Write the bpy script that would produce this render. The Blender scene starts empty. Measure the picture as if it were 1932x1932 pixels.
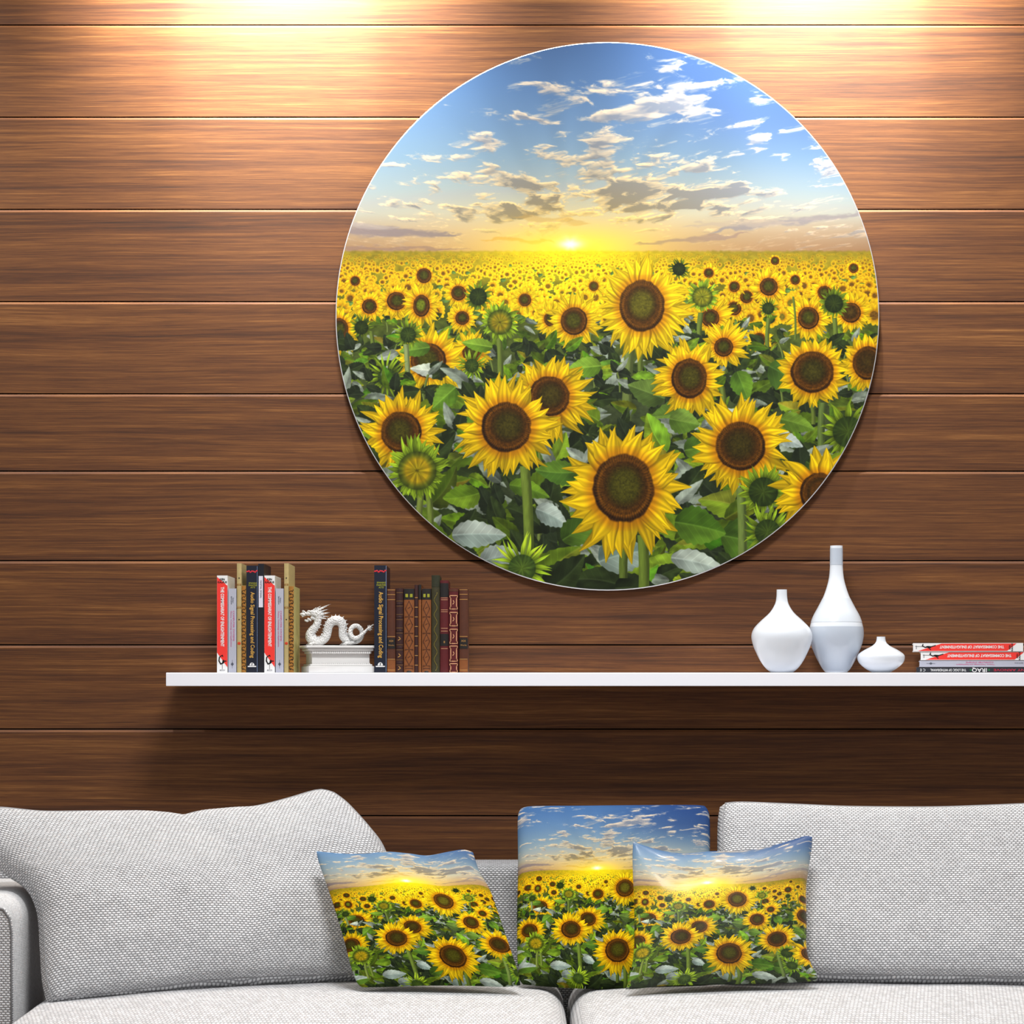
import bpy, bmesh, math, random
import numpy as np
from mathutils import Vector, Matrix, noise as mnoise

AMBIENT = .52
SPOT_ROW, SPOT_Y, SPOT_WIDE, SPOT_NARROW, GRAZE = -290, -.2, 290, 90, 52
CEIL = 66
WOOD = ((38, 17, 4), (77, 41, 12), (101, 60, 23), (146, 98, 49))
# ================================================================ scene, camera, light
scn = bpy.context.scene
COL = scn.collection
random.seed(4)

S = 0.0012            # metres per picture unit on the wall (1932 units across)
D = 5.0               # camera to wall
ZE = 1.05             # eye height: level with the shelf
ROW = 1280.0          # picture row of the eye level


def at(px, py, Y=0.0):
    """The point at depth Y (wall = 0, towards the room negative) that stands at picture units px, py."""
    k = S * (D + Y) / D
    return Vector(((px - 966) * k, Y, ZE + (ROW - py) * k))


cam_d = bpy.data.cameras.new('camera')
cam_d.sensor_width = 36.0
cam_d.lens = 36.0 * D / (1932 * S)
cam_d.shift_y = (ROW - 966) / 1932.0
cam_d.clip_start = .05
cam = bpy.data.objects.new('camera', cam_d)
cam.location = (0, -D, ZE)
cam.rotation_euler = (math.pi / 2, 0, 0)
COL.objects.link(cam)
scn.camera = cam

scn.view_settings.view_transform = 'Standard'
scn.view_settings.look = 'None'
scn.view_settings.exposure = 0.0
scn.view_settings.gamma = 1.0
scn.view_settings.use_curve_mapping = False

world = bpy.data.worlds.new('room_light')
scn.world = world
world.use_nodes = True
bg = world.node_tree.nodes['Background']
bg.inputs['Color'].default_value = (1, 1, 1, 1)
bg.inputs['Strength'].default_value = AMBIENT


def lamp(name, kind, loc, energy, color, target=None, **kw):
    d = bpy.data.lights.new(name, kind)
    d.energy = energy
    d.color = color
    for a, v in kw.items():
        setattr(d, a, v)
    o = bpy.data.objects.new(name, d)
    o.location = loc
    if target is not None:
        o.rotation_euler = (Vector(target) - Vector(loc)).to_track_quat('-Z', 'Y').to_euler()
    COL.objects.link(o)
    return o


# ceiling spots that wash the wall, one every 1.24 m
for px in (-515, 520, 1555, 2590):
    p = at(px, SPOT_ROW)
    # both beams are turned towards the wall, so little falls straight down
    lamp('wall_wash_spot', 'SPOT', (p.x, SPOT_Y, p.z), SPOT_WIDE, (1, .95, .87), (p.x, SPOT_Y + 2.3, p.z - 1),
         spot_size=math.radians(132), spot_blend=.4, shadow_soft_size=.02)
    lamp('wall_wash_spot', 'SPOT', (p.x, SPOT_Y, p.z), SPOT_NARROW, (1, .95, .87), (p.x, SPOT_Y + .9, p.z - 1),
         spot_size=math.radians(66), spot_blend=.3, shadow_soft_size=.02)
    # an added lamp, no real fitting, grazes down to brighten the plank edges
    lamp('added_graze_light', 'SPOT', (p.x, -.10, p.z), GRAZE, (1, .95, .87), (p.x, -.08, p.z - 1),
         spot_size=math.radians(96), spot_blend=.5, shadow_soft_size=.015)
# the room's ceiling light, above and in front of the sofa
lamp('ceiling_light', 'AREA', (.1, -1.75, 3.05), CEIL, (1, .99, .975), (.1, -.8, .7), shape='RECTANGLE', size=.8, size_y=.4)

# ================================================================ helpers
def link(o, parent=None):
    COL.objects.link(o)
    if parent is not None:
        o.parent = parent
    return o


def tag(o, label, cat, group=None):
    o['label'] = label
    o['category'] = cat
    if group:
        o['group'] = group
    return o


def thing(name, label, cat, loc=(0, 0, 0), rotz=0.0, group=None):
    o = bpy.data.objects.new(name, None)
    o.empty_display_size = .05
    o.location = loc
    o.rotation_euler = (0, 0, rotz)
    link(o)
    return tag(o, label, cat, group)


def mesh_obj(name, verts, faces, material, parent=None, smooth=False, loc=None, uvs=None, mats=None, fmat=None):
    me = bpy.data.meshes.new(name)
    me.from_pydata([tuple(v) for v in verts], [], faces)
    for m in (mats or [material]):
        me.materials.append(m)
    if fmat is not None:
        me.polygons.foreach_set('material_index', fmat)
    if smooth:
        me.polygons.foreach_set('use_smooth', [True] * len(me.polygons))
    if uvs is not None:
        lay = me.uv_layers.new(name='UVMap')
        li = np.empty(len(me.loops), np.int32)
        me.loops.foreach_get('vertex_index', li)
        lay.data.foreach_set('uv', np.asarray(uvs, np.float32)[li].ravel())
    me.update()
    o = bpy.data.objects.new(name, me)
    if loc is not None:
        o.location = loc
    return link(o, parent)


class MB:
    """collects simple solids, then becomes one mesh"""
    def __init__(s):
        s.v = []; s.f = []; s.m = []

    def add(s, v, f, m=0):
        n = len(s.v)
        s.v += [tuple(p) for p in v]
        s.f += [tuple(i + n for i in q) for q in f]
        s.m += [m] * len(f)

    def box(s, x0, x1, y0, y1, z0, z1, m=0):
        v = [(x, y, z) for z in (z0, z1) for y in (y0, y1) for x in (x0, x1)]
        s.add(v, [(0, 2, 3, 1), (4, 5, 7, 6), (0, 1, 5, 4), (2, 6, 7, 3), (0, 4, 6, 2), (1, 3, 7, 5)], m)
        return s

    def cbox(s, x0, x1, y0, y1, z0, z1, c, m=0):
        """box with its four vertical-plane (x-z) corners chamfered, extruded along y"""
        pts = [(x0 + c, z0), (x1 - c, z0), (x1, z0 + c), (x1, z1 - c), (x1 - c, z1), (x0 + c, z1), (x0, z1 - c), (x0, z0 + c)]
        return s.prism(pts, y0, y1, m)

    def prism(s, pts, y0, y1, m=0):
        """polygon in x-z (counter-clockwise seen from -y), extruded from y0 (front) to y1"""
        n = len(pts)
        v = [(x, y0, z) for x, z in pts] + [(x, y1, z) for x, z in pts]
        f = [tuple(range(n)), tuple(range(2 * n - 1, n - 1, -1))]
        f += [(i, i + n, (i + 1) % n + n, (i + 1) % n) for i in range(n)]
        s.add(v, f, m)
        return s

    def strip(s, pts, w, y0, y1, closed=False, m=0):
        """a flat line of width w through points in x-z"""
        n = len(pts)
        rng_ = range(n if closed else n - 1)
        for i in rng_:
            a = Vector(pts[i]); b = Vector(pts[(i + 1) % n])
            d = (b - a)
            if d.length < 1e-7:
                continue
            d.normalize()
            q = Vector((-d.y, d.x)) * (w / 2); e = d * (w / 3)
            s.prism([tuple(a - e - q), tuple(b + e - q), tuple(b + e + q), tuple(a - e + q)], y0, y1, m)
        return s

    def tube(s, pts, radii, seg=8, m=0, cap=True, flat=None):
        pts = [Vector(p) for p in pts]
        n = len(pts)
        up = Vector((0, 1, 0)); base = len(s.v)
        vs = []; fs = []
        for i, p in enumerate(pts):
            t = (pts[min(i + 1, n - 1)] - pts[max(i - 1, 0)])
            if t.length < 1e-9: t = Vector((0, 0, 1))
            t.normalize()
            a = t.cross(up)
            if a.length < 1e-4: a = t.cross(Vector((1, 0, 0)))
            a.normalize(); b = a.cross(t).normalized()
            r = radii[i] if hasattr(radii, '__len__') else radii
            for j in range(seg):
                th = 2 * math.pi * j / seg
                vs.append(p + a * (r * math.cos(th)) + b * (r * math.sin(th) * (flat or 1)))
        for i in range(n - 1):
            for j in range(seg):
                k = (j + 1) % seg
                fs.append((i * seg + j, i * seg + k, (i + 1) * seg + k, (i + 1) * seg + j))
        if cap:
            fs.append(tuple(reversed(range(seg)))); fs.append(tuple((n - 1) * seg + j for j in range(seg)))
        s.add(vs, fs, m)
        return s

    def loop_tube(s, pts, r, seg=6, m=0):
        pts = [Vector(p) for p in pts]; n = len(pts); vs = []; fs = []
        for i, p in enumerate(pts):
            t = (pts[(i + 1) % n] - pts[i - 1]).normalized()
            a = t.cross(Vector((0, 1, 0)))
            if a.length < 1e-4: a = t.cross(Vector((1, 0, 0)))
            a.normalize(); b = a.cross(t).normalized()
            for j in range(seg):
                th = 2 * math.pi * j / seg
                vs.append(p + a * (r * math.cos(th)) + b * (r * math.sin(th)))
        for i in range(n):
            i2 = (i + 1) % n
            for j in range(seg):
                k = (j + 1) % seg
                fs.append((i * seg + j, i * seg + k, i2 * seg + k, i2 * seg + j))
        s.add(vs, fs, m)
        return s

    def ellipsoid(s, c, r, rot=None, nu=14, nv=10, m=0):
        vs = []; fs = []
        R = rot or Matrix.Identity(3)
        for i in range(nv + 1):
            ph = math.pi * i / nv
            for j in range(nu):
                th = 2 * math.pi * j / nu
                p = Vector((r[0] * math.sin(ph) * math.cos(th), r[1] * math.sin(ph) * math.sin(th), r[2] * math.cos(ph)))
                vs.append(Vector(c) + R @ p)
        for i in range(nv):
            for j in range(nu):
                k = (j + 1) % nu
                fs.append((i * nu + j, (i + 1) * nu + j, (i + 1) * nu + k, i * nu + k))
        s.add(vs, fs, m)
        return s

    def cone(s, a, b, r, seg=6, m=0, bend=None, n=5):
        a = Vector(a); b = Vector(b); bend = Vector(bend or (0, 0, 0))
        pts = [a.lerp(b, i / n) + bend * (4 * (i / n) * (1 - i / n)) for i in range(n + 1)]
        return s.tube(pts, [r * (1 - .93 * i / n) for i in range(n + 1)], seg, m)

    def build(s, name, material, parent=None, smooth=False, mats=None, loc=None):
        return mesh_obj(name, s.v, s.f, material, parent, smooth, loc, mats=mats, fmat=s.m if mats else None)


def weld_normals(o):
    bm = bmesh.new(); bm.from_mesh(o.data)
    bmesh.ops.remove_doubles(bm, verts=bm.verts, dist=1e-6)
    bmesh.ops.recalc_face_normals(bm, faces=bm.faces)
    bm.to_mesh(o.data); bm.free()
    return o


def autosmooth(o, deg=35):
    me = o.data
    me.polygons.foreach_set('use_smooth', [True] * len(me.polygons))
    if hasattr(me, 'set_sharp_from_angle'):
        me.set_sharp_from_angle(angle=math.radians(deg))
    return o


def bevel(o, w, seg=2, ang=30):
    m = o.modifiers.new('bevel', 'BEVEL')
    m.width = w; m.segments = seg; m.limit_method = 'ANGLE'; m.angle_limit = math.radians(ang)
    return o


# ---------------------------------------------------------------- materials
def srgb(r, g, b):
    f = lambda c: (c / 255 / 12.92) if c / 255 <= .04045 else ((c / 255 + .055) / 1.055) ** 2.4
    return (f(r), f(g), f(b), 1.0)


MATS = {}


def mat(name, col, rough=.6, spec=.4, metal=0.0, noise=0.0, nscale=40.0, bump=0.0, coat=0.0, sheen=0.0):
    """plain procedural surface: a colour that varies slightly, and a fine relief"""
    if name in MATS:
        return MATS[name]
    m = bpy.data.materials.new(name); m.use_nodes = True
    nt = m.node_tree; p = nt.nodes['Principled BSDF']
    c = srgb(*col)
    p.inputs['Roughness'].default_value = rough
    p.inputs['Specular IOR Level'].default_value = spec
    p.inputs['Metallic'].default_value = metal
    p.inputs['Coat Weight'].default_value = coat
    p.inputs['Sheen Weight'].default_value = sheen
    tc = nt.nodes.new('ShaderNodeTexCoord')
    nz = nt.nodes.new('ShaderNodeTexNoise')
    nz.inputs['Scale'].default_value = nscale; nz.inputs['Detail'].default_value = 5
    nt.links.new(tc.outputs['Object'], nz.inputs['Vector'])
    mx = nt.nodes.new('ShaderNodeMix'); mx.data_type = 'RGBA'
    k = noise
    mx.inputs['A'].default_value = tuple(v * (1 - k) for v in c[:3]) + (1,)
    mx.inputs['B'].default_value = tuple(min(1, v * (1 + k)) for v in c[:3]) + (1,)
    nt.links.new(nz.outputs['Fac'], mx.inputs['Factor'])
    nt.links.new(mx.outputs['Result'], p.inputs['Base Color'])
    if bump:
        b = nt.nodes.new('ShaderNodeBump'); b.inputs['Strength'].default_value = bump; b.inputs['Distance'].default_value = .001
        nt.links.new(nz.outputs['Fac'], b.inputs['Height']); nt.links.new(b.outputs['Normal'], p.inputs['Normal'])
    MATS[name] = m
    return m


def N(nt, t, **kw):
    n = nt.nodes.new(t)
    for k, v in kw.items():
        setattr(n, k, v)
    return n


def mth(nt, op, a, b=None, c=None):
    n = nt.nodes.new('ShaderNodeMath'); n.operation = op
    for i, v in enumerate((a, b, c)):
        if v is None: continue
        if isinstance(v, (int, float)): n.inputs[i].default_value = v
        else: nt.links.new(v, n.inputs[i])
    return n.outputs[0]


def wood_material():
    m = bpy.data.materials.new('walnut_plank'); m.use_nodes = True
    nt = m.node_tree; p = nt.nodes['Principled BSDF']; L = nt.links.new
    tc = N(nt, 'ShaderNodeTexCoord'); oi = N(nt, 'ShaderNodeObjectInfo')
    sh = mth(nt, 'MULTIPLY', oi.outputs['Random'], 37.0)
    cb = N(nt, 'ShaderNodeCombineXYZ'); L(sh, cb.inputs[0]); L(sh, cb.inputs[2])
    ad = N(nt, 'ShaderNodeVectorMath', operation='ADD'); L(tc.outputs['Object'], ad.inputs[0]); L(cb.outputs[0], ad.inputs[1])
    # slow wander of the grain
    wn = N(nt, 'ShaderNodeTexNoise'); wn.inputs['Scale'].default_value = 1.3; wn.inputs['Detail'].default_value = 2
    L(ad.outputs[0], wn.inputs['Vector'])
    w = mth(nt, 'MULTIPLY', mth(nt, 'SUBTRACT', wn.outputs['Fac'], .5), .022)
    cw = N(nt, 'ShaderNodeCombineXYZ'); L(w, cw.inputs[2])
    ad2 = N(nt, 'ShaderNodeVectorMath', operation='ADD'); L(ad.outputs[0], ad2.inputs[0]); L(cw.outputs[0], ad2.inputs[1])

    def layer(sx, sz, det, rough, dist=0.0):
        mp = N(nt, 'ShaderNodeMapping'); mp.inputs['Scale'].default_value = (sx, 4, sz)
        L(ad2.outputs[0], mp.inputs['Vector'])
        n = N(nt, 'ShaderNodeTexNoise'); n.inputs['Scale'].default_value = 1; n.inputs['Detail'].default_value = det
        n.inputs['Roughness'].default_value = rough; n.inputs['Distortion'].default_value = dist
        L(mp.outputs[0], n.inputs['Vector'])
        return n.outputs['Fac']
    broad = layer(.55, 26, 3, .55, .12)
    mid = layer(2.2, 150, 5, .68, .2)
    fine = layer(9, 400, 4, .65)
    pore = layer(16, 430, 3, .6)
    f = mth(nt, 'ADD', mth(nt, 'MULTIPLY', broad, .30), mth(nt, 'MULTIPLY', mid, .42))
    f = mth(nt, 'ADD', f, mth(nt, 'MULTIPLY', fine, .28))
    r = N(nt, 'ShaderNodeValToRGB'); e = r.color_ramp.elements
    e[0].position = .34; e[0].color = srgb(*WOOD[0]); e[1].position = .68; e[1].color = srgb(*WOOD[3])
    q = e.new(.46); q.color = srgb(*WOOD[1]); q = e.new(.55); q.color = srgb(*WOOD[2])
    L(f, r.inputs['Fac'])
    # dark pores and a few thin dark veins
    pr = N(nt, 'ShaderNodeMapRange'); pr.inputs['From Min'].default_value = .60; pr.inputs['From Max'].default_value = .74; pr.inputs['To Max'].default_value = .5
    L(pore, pr.inputs['Value'])
    mx = N(nt, 'ShaderNodeMix', data_type='RGBA', blend_type='MULTIPLY'); L(pr.outputs[0], mx.inputs['Factor']); L(r.outputs[0], mx.inputs['A'])
    mx.inputs['B'].default_value = srgb(120, 88, 66)
    vein = layer(.9, 44, 2, .5, .8)
    vr = N(nt, 'ShaderNodeMapRange'); vr.inputs['From Min'].default_value = .66; vr.inputs['From Max'].default_value = .74; vr.inputs['To Max'].default_value = .55
    L(vein, vr.inputs['Value'])
    mx2 = N(nt, 'ShaderNodeMix', data_type='RGBA', blend_type='MULTIPLY'); L(vr.outputs[0], mx2.inputs['Factor']); L(mx.outputs['Result'], mx2.inputs['A'])
    mx2.inputs['B'].default_value = srgb(130, 92, 72)
    L(mx2.outputs['Result'], p.inputs['Base Color'])
    p.inputs['Roughness'].default_value = .78
    p.inputs['Specular IOR Level'].default_value = .42
    bp = N(nt, 'ShaderNodeBump'); bp.inputs['Strength'].default_value = .12; bp.inputs['Distance'].default_value = .001
    L(mth(nt, 'ADD', mid, fine), bp.inputs['Height']); L(bp.outputs[0], p.inputs['Normal'])
    return m


def weave_material(name, rx, ry, thread, gap, depth=.0022, rough=.9, shear=0.0, contrast=1.0):
    """basket weave on the UV map (UV in metres): staggered bumps, darker colour in the gaps"""
    m = bpy.data.materials.new(name); m.use_nodes = True
    nt = m.node_tree; p = nt.nodes['Principled BSDF']; L = nt.links.new
    uv = N(nt, 'ShaderNodeUVMap'); nz = N(nt, 'ShaderNodeTexNoise'); nz.inputs['Scale'].default_value = 60
    L(uv.outputs[0], nz.inputs['Vector'])
    sp = N(nt, 'ShaderNodeSeparateXYZ'); L(uv.outputs[0], sp.inputs[0])
    jit = mth(nt, 'MULTIPLY', mth(nt, 'SUBTRACT', nz.outputs['Fac'], .5), .5)
    u = mth(nt, 'ADD', mth(nt, 'DIVIDE', sp.outputs[0], rx), jit)
    v = mth(nt, 'ADD', mth(nt, 'DIVIDE', sp.outputs[1], ry), mth(nt, 'MULTIPLY', jit, .6))
    if shear: u = mth(nt, 'ADD', u, mth(nt, 'MULTIPLY', v, shear))
    row = mth(nt, 'FLOOR', v)
    u = mth(nt, 'ADD', u, mth(nt, 'MULTIPLY', row, .5))
    fu = mth(nt, 'FRACT', u); fv = mth(nt, 'FRACT', v)
    hgt = mth(nt, 'MULTIPLY', mth(nt, 'SINE', mth(nt, 'MULTIPLY', fu, math.pi)), mth(nt, 'SINE', mth(nt, 'MULTIPLY', fv, math.pi)))
    hgt = mth(nt, 'POWER', hgt, .7)
    mr = N(nt, 'ShaderNodeMapRange'); mr.inputs['From Min'].default_value = .3; mr.inputs['From Max'].default_value = .8
    L(hgt, mr.inputs['Value'])
    wn = N(nt, 'ShaderNodeTexWhiteNoise'); wn.noise_dimensions = '2D'
    cb = N(nt, 'ShaderNodeCombineXYZ'); L(mth(nt, 'FLOOR', u), cb.inputs[0]); L(row, cb.inputs[1]); L(cb.outputs[0], wn.inputs['Vector'])
    mx = N(nt, 'ShaderNodeMix', data_type='RGBA'); L(mr.outputs[0], mx.inputs['Factor'])
    mx.inputs['A'].default_value = srgb(*gap); mx.inputs['B'].default_value = srgb(*thread)
    vv = N(nt, 'ShaderNodeMix', data_type='RGBA', blend_type='MULTIPLY'); vv.inputs['Factor'].default_value = .22
    L(mx.outputs['Result'], vv.inputs['A']); L(wn.outputs['Value'], vv.inputs['B'])
    L(vv.outputs['Result'], p.inputs['Base Color'])
    p.inputs['Roughness'].default_value = rough; p.inputs['Specular IOR Level'].default_value = .15
    bp = N(nt, 'ShaderNodeBump'); bp.inputs['Strength'].default_value = contrast; bp.inputs['Distance'].default_value = depth
    L(hgt, bp.inputs['Height']); L(bp.outputs[0], p.inputs['Normal'])
    return m


STUFF = ('ruling', 'tooling', 'red_mark', 'gilt_line', 'gilt_motif', 'vine_tooling', 'figure')
# ---------------------------------------------------------------- the sunflower print (flat print, painted by code)
def paint_sunflower_print(k=2):
    """Returns an (H, W, 3) array of display colours 0..1, row 0 at the top.
    Works in 'picture units': x 633..1659, y 79..1114."""
    PX0, PY0, PW, PH = 633, 79, 1026, 1035
    W, H = int(PW * k), int(PH * k)
    rng = np.random.RandomState(11)
    tab = rng.rand(256, 256).astype(np.float32)

    def vn(X, Y):
        xi = np.floor(X).astype(np.int32); yi = np.floor(Y).astype(np.int32)
        fx = (X - xi).astype(np.float32); fy = (Y - yi).astype(np.float32)
        fx = fx * fx * (3 - 2 * fx); fy = fy * fy * (3 - 2 * fy)
        a = tab[yi & 255, xi & 255]; b = tab[yi & 255, (xi + 1) & 255]
        c = tab[(yi + 1) & 255, xi & 255]; d = tab[(yi + 1) & 255, (xi + 1) & 255]
        return (a * (1 - fx) + b * fx) * (1 - fy) + (c * (1 - fx) + d * fx) * fy

    def fbm(X, Y, o=4, g=.5):
        s = 0; a = 1.; n = 0
        for i in range(o):
            s = s + a * vn(X + 17.3 * i, Y + 9.1 * i); n += a; a *= g; X = X * 2.03; Y = Y * 2.03
        return s / n

    def sst(a, b, x):
        t = np.clip((x - a) / (b - a), 0, 1)
        return t * t * (3 - 2 * t)

    def C(*c):
        return np.array(c, np.float32) / 255.

    def ramp(t, stops):
        ts = [s[0] for s in stops]
        return np.stack([np.interp(t, ts, [s[1][j] / 255. for s in stops]) for j in range(3)], -1).astype(np.float32)

    img = np.zeros((H, W, 3), np.float32)
    gx = PX0 + (np.arange(W, dtype=np.float32) + .5) / k
    gy = PY0 + (np.arange(H, dtype=np.float32) + .5) / k

    def blend(box, col, al):
        i0, i1, j0, j1 = box
        v = img[i0:i1, j0:j1]
        v += (col - v) * al[..., None]

    def grid(xa, xb, ya, yb):
        j0 = max(0, int((xa - PX0) * k)); j1 = min(W, int((xb - PX0) * k) + 2)
        i0 = max(0, int((ya - PY0) * k)); i1 = min(H, int((yb - PY0) * k) + 2)
        if j1 <= j0 or i1 <= i0:
            return None
        X, Y = np.meshgrid(gx[j0:j1], gy[i0:i1])
        return (i0, i1, j0, j1), X, Y

    # ---- sky
    SX, SY, HZ = 1076., 461., 474.
    box, X, Y = grid(PX0, PX0 + PW, PY0, 500)
    t = (Y - 79) / (HZ - 79)
    sky = ramp(t, [(0, (54, 88, 134)), (.2, (70, 104, 148)), (.4, (88, 120, 156)), (.55, (104, 134, 160)), (.7, (128, 148, 160)),
                   (.82, (152, 156, 150)), (.9, (160, 142, 122)), (1, (150, 114, 84))])
    side = sst(0, 500, np.abs(X - SX))
    dp_ = .34 * sst(1020, 1560, X) * sst(.85, .3, t)          # the sky deepens towards the upper right
    sky *= np.stack([1 - dp_ * 1.15, 1 - dp_, 1 - .62 * dp_], -1)
    sky *= (1 - .10 * sst(.75, 1, t) * side)[..., None]
    h = HZ - Y
    gl = np.exp(-(((X - SX) / 300.) ** 2 + (h / 115.) ** 2) ** .6 * 1.4)
    sky += (C(252, 214, 128) - sky) * (.85 * gl)[..., None]
    # rays
    ang = np.arctan2(X - SX, h + 14)
    ray = (vn(ang * 9, 0 * ang + 3.3) - .5) * sst(60, 200, np.hypot(X - SX, h)) * (1 - sst(260, 420, np.hypot(X - SX, h)))
    sky *= (1 + .07 * ray)[..., None]
    # clouds
    hc = np.clip(h, 0, 500)
    fy_ = 6.5 + .052 * hc
    U = (X - SX) / (2.9 * fy_)
    V = np.log(fy_) / .052
    warp = fbm(U * .8 + 3, V * .8 + 8, 3) - .5
    n1 = fbm(U * .85 + warp * 1.1 + 40, V * .85 + warp * .9 + 5, 6, .60)
    n2 = fbm(U * .85 + warp * 1.1 + 40, V * .85 + warp * .9 + 5.28, 4, .55)
    big = fbm(X * .006 + 3, Y * .011 + 7, 3)
    blobs = [(1085, 165, 62, 17, .26), (1165, 186, 18, 7, .2), (955, 160, 42, 16, .17), (1165, 248, 92, 34, .30), (1262, 205, 60, 22, .28),
             (1335, 232, 70, 26, .28), (1300, 262, 42, 20, .22), (1072, 252, 30, 12, .2), (1335, 120, 34, 10, .2), (1425, 185, 28, 12, .18),
             (1335, 282, 40, 14, .28), (1445, 285, 60, 24, .26), (1340, 320, 50, 16, .24), (1530, 260, 40, 20, .2), (930, 268, 34, 12, .24),
             (850, 326, 36, 6, .26), (793, 296, 24, 8, .2), (910, 326, 60, 10, .22), (985, 338, 70, 12, .26), (1080, 303, 34, 14, .22),
             (775, 312, 24, 6, .2), (1150, 308, 26, 8, .24), (1420, 250, 20, 10, .15), (1440, 327, 20, 8, .2), (1110, 352, 130, 28, .2),
             (1240, 355, 120, 26, .22), (1010, 395, 150, 22, .18), (1180, 395, 150, 24, .2), (1400, 365, 120, 18, .17), (830, 390, 70, 12, .16),
             (910, 190, 30, 10, .14), (970, 220, 24, 6, .18), (890, 210, 20, 6, .1), (1560, 320, 60, 14, .14), (1300, 395, 120, 16, .14)]
    bl = np.zeros_like(X)
    for (bx, by, rx, ry, a) in blobs:
        bl = np.maximum(bl, a * np.exp(-(((X - bx) / rx) ** 2 + ((Y - by) / ry) ** 2)))
    clear = .10 * np.exp(-(((X - 1180) / 190) ** 2 + ((Y - 110) / 45) ** 2)) + .05 * np.exp(-(((X - 860) / 90) ** 2 + ((Y - 240) / 40) ** 2))
    mid = np.exp(-((h - 105) / 55.) ** 2) * np.exp(-((X - 1110) / 330.) ** 2)
    dens = n1 + bl * .55 + (big - .5) * .22 - clear * .8 + .13 * mid + .012
    low = sst(70, 12, h)
    a = sst(.56, .74, dens) * (1 - .7 * low)
    lit = np.clip(.56 + (n1 - n2) * 3.6, 0, 1)
    thick = sst(.70, .90, dens)
    warm = np.exp(-(((X - SX) / 300.) ** 2 + (h / 150.) ** 2))
    cl = C(222, 200, 172) + (C(250, 208, 114) - C(222, 200, 172)) * warm[..., None]
    cd = C(112, 120, 136) + (C(136, 116, 74) - C(112, 120, 136)) * warm[..., None]
    lit = np.clip(lit - .8 * thick * np.exp(-((h - 100) / 50.) ** 2) - .42 * thick, 0, 1)
    cc = cd + (cl - cd) * lit[..., None]
    sky += (cc - sky) * (.93 * a)[..., None]
    # grey banks near the horizon
    _e = {}
    def bank(xa, ya, xb, yb, wd, s):
        tt = np.clip((X - xa) / (xb - xa), 0, 1)
        yc = ya + (yb - ya) * tt
        if s not in _e: _e[s] = fbm(X[::2, ::2] * .035 + s, Y[::2, ::2] * .12 + s, 4).repeat(2, 0).repeat(2, 1)[:X.shape[0], :X.shape[1]] - .5
        edge = _e[s]
        env = np.clip(np.minimum((X - xa) / (.25 * (xb - xa)), (xb - X) / (.3 * (xb - xa))), 0, 1)
        d = np.abs(Y - yc + edge * 16) / (wd * env + .5)
        return sst(1.15, .35, d) * sst(0, .3, env)
    for (xa, ya, xb, yb, wd, s, cb, al) in [(600, 434, 880, 443, 10, 1, C(122, 110, 112), .85), (640, 424, 760, 430, 6, 9, C(150, 140, 135), .7),
                                       (1190, 462, 1420, 440, 6, 2, C(140, 118, 106), .8), (1330, 437, 1670, 396, 8, 3, C(128, 122, 124), .85),
                                       (1280, 425, 1520, 418, 5, 5, C(160, 146, 130), .6), (900, 452, 1060, 458, 4, 6, C(190, 140, 60), .6),
                                       (600, 468, 900, 469, 4, 7, C(128, 104, 96), .6), (960, 405, 1120, 425, 6, 12, C(176, 140, 80), .5)]:
        m = bank(xa, ya, xb, yb, wd, s)
        sky += (cb - sky) * (al * m)[..., None]
    g2 = np.exp(-(((X - SX) / 115.) ** 2 + (h / 36.) ** 2) ** .75 * 1.0)
    sky += (C(255, 226, 40) - sky) * (.97 * g2)[..., None]
    spk = 1 + .15 * np.cos(np.arctan2(Y - SY, X - SX) * 6)
    g3 = np.exp(-(((X - SX) / 21.) ** 2 + ((Y - SY) / 11.) ** 2) / spk)
    sky += (C(255, 255, 225) - sky) * g3[..., None]
    img[box[0]:box[1], box[2]:box[3]] = sky

    # ---- field ground
    box, X, Y = grid(PX0, PX0 + PW, HZ - 6, PY0 + PH + 1)
    fld = ramp(Y, [(474, (122, 108, 34)), (486, (134, 120, 26)), (505, (132, 118, 22)), (560, (92, 98, 26)), (600, (72, 88, 28)),
                   (640, (72, 92, 34)), (760, (58, 74, 40)), (1114, (42, 54, 34))])
    nn = fbm(X * .09, Y * .12, 3)
    fld *= (.72 + .56 * nn)[..., None]
    warm = np.exp(-((X - SX) / 170.) ** 2) * sst(560, 470, Y)
    fld += (C(255, 228, 20) - fld) * (.85 * warm)[..., None]
    al = sst(HZ - 3, HZ + 4, Y + 3 * (vn(X * .2, Y * 0 + 2) - .5))
    blend(box, fld, al)

    # ---- brushes
    def sun_warm(x, y):
        return math.exp(-((x - SX) / 180.) ** 2) * max(0., min(1., (640 - y) / 120.))

    def small_flower(x, y, R, disc=.42, face=1., blur=1., dark=(92, 62, 18)):
        r_ = grid(x - R * 1.3, x + R * 1.3, y - R * 1.3, y + R * 1.3)
        if r_ is None: return
        box, X, Y = r_
        ph = rng.rand() * 6
        dx = X - x; dy = (Y - y) / face
        r = np.hypot(dx, dy) / R; th = np.arctan2(dy, dx)
        npet = 9 + rng.randint(5)
        edge = .80 + .16 * np.abs(np.sin(th * npet / 2 + ph)) + .14 * (vn(th * 4 + ph * 9, r * 2) - .5)
        soft = blur * 1.1 / R
        a = sst(edge + soft, edge - soft, r)
        w = sun_warm(x, y)
        q = max(0., min(1., abs(x - SX) / 520.))
        base = C(206, 142, 12) * (1 - .2 * q); tip = C(246, 198, 20) * (1 - .14 * q)
        tip = tip + (C(255, 236, 30) - tip) * w
        base = base + (C(250, 200, 14) - base) * w * .8
        col = base + (tip - base) * sst(.35, .8, r)[..., None]
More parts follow.
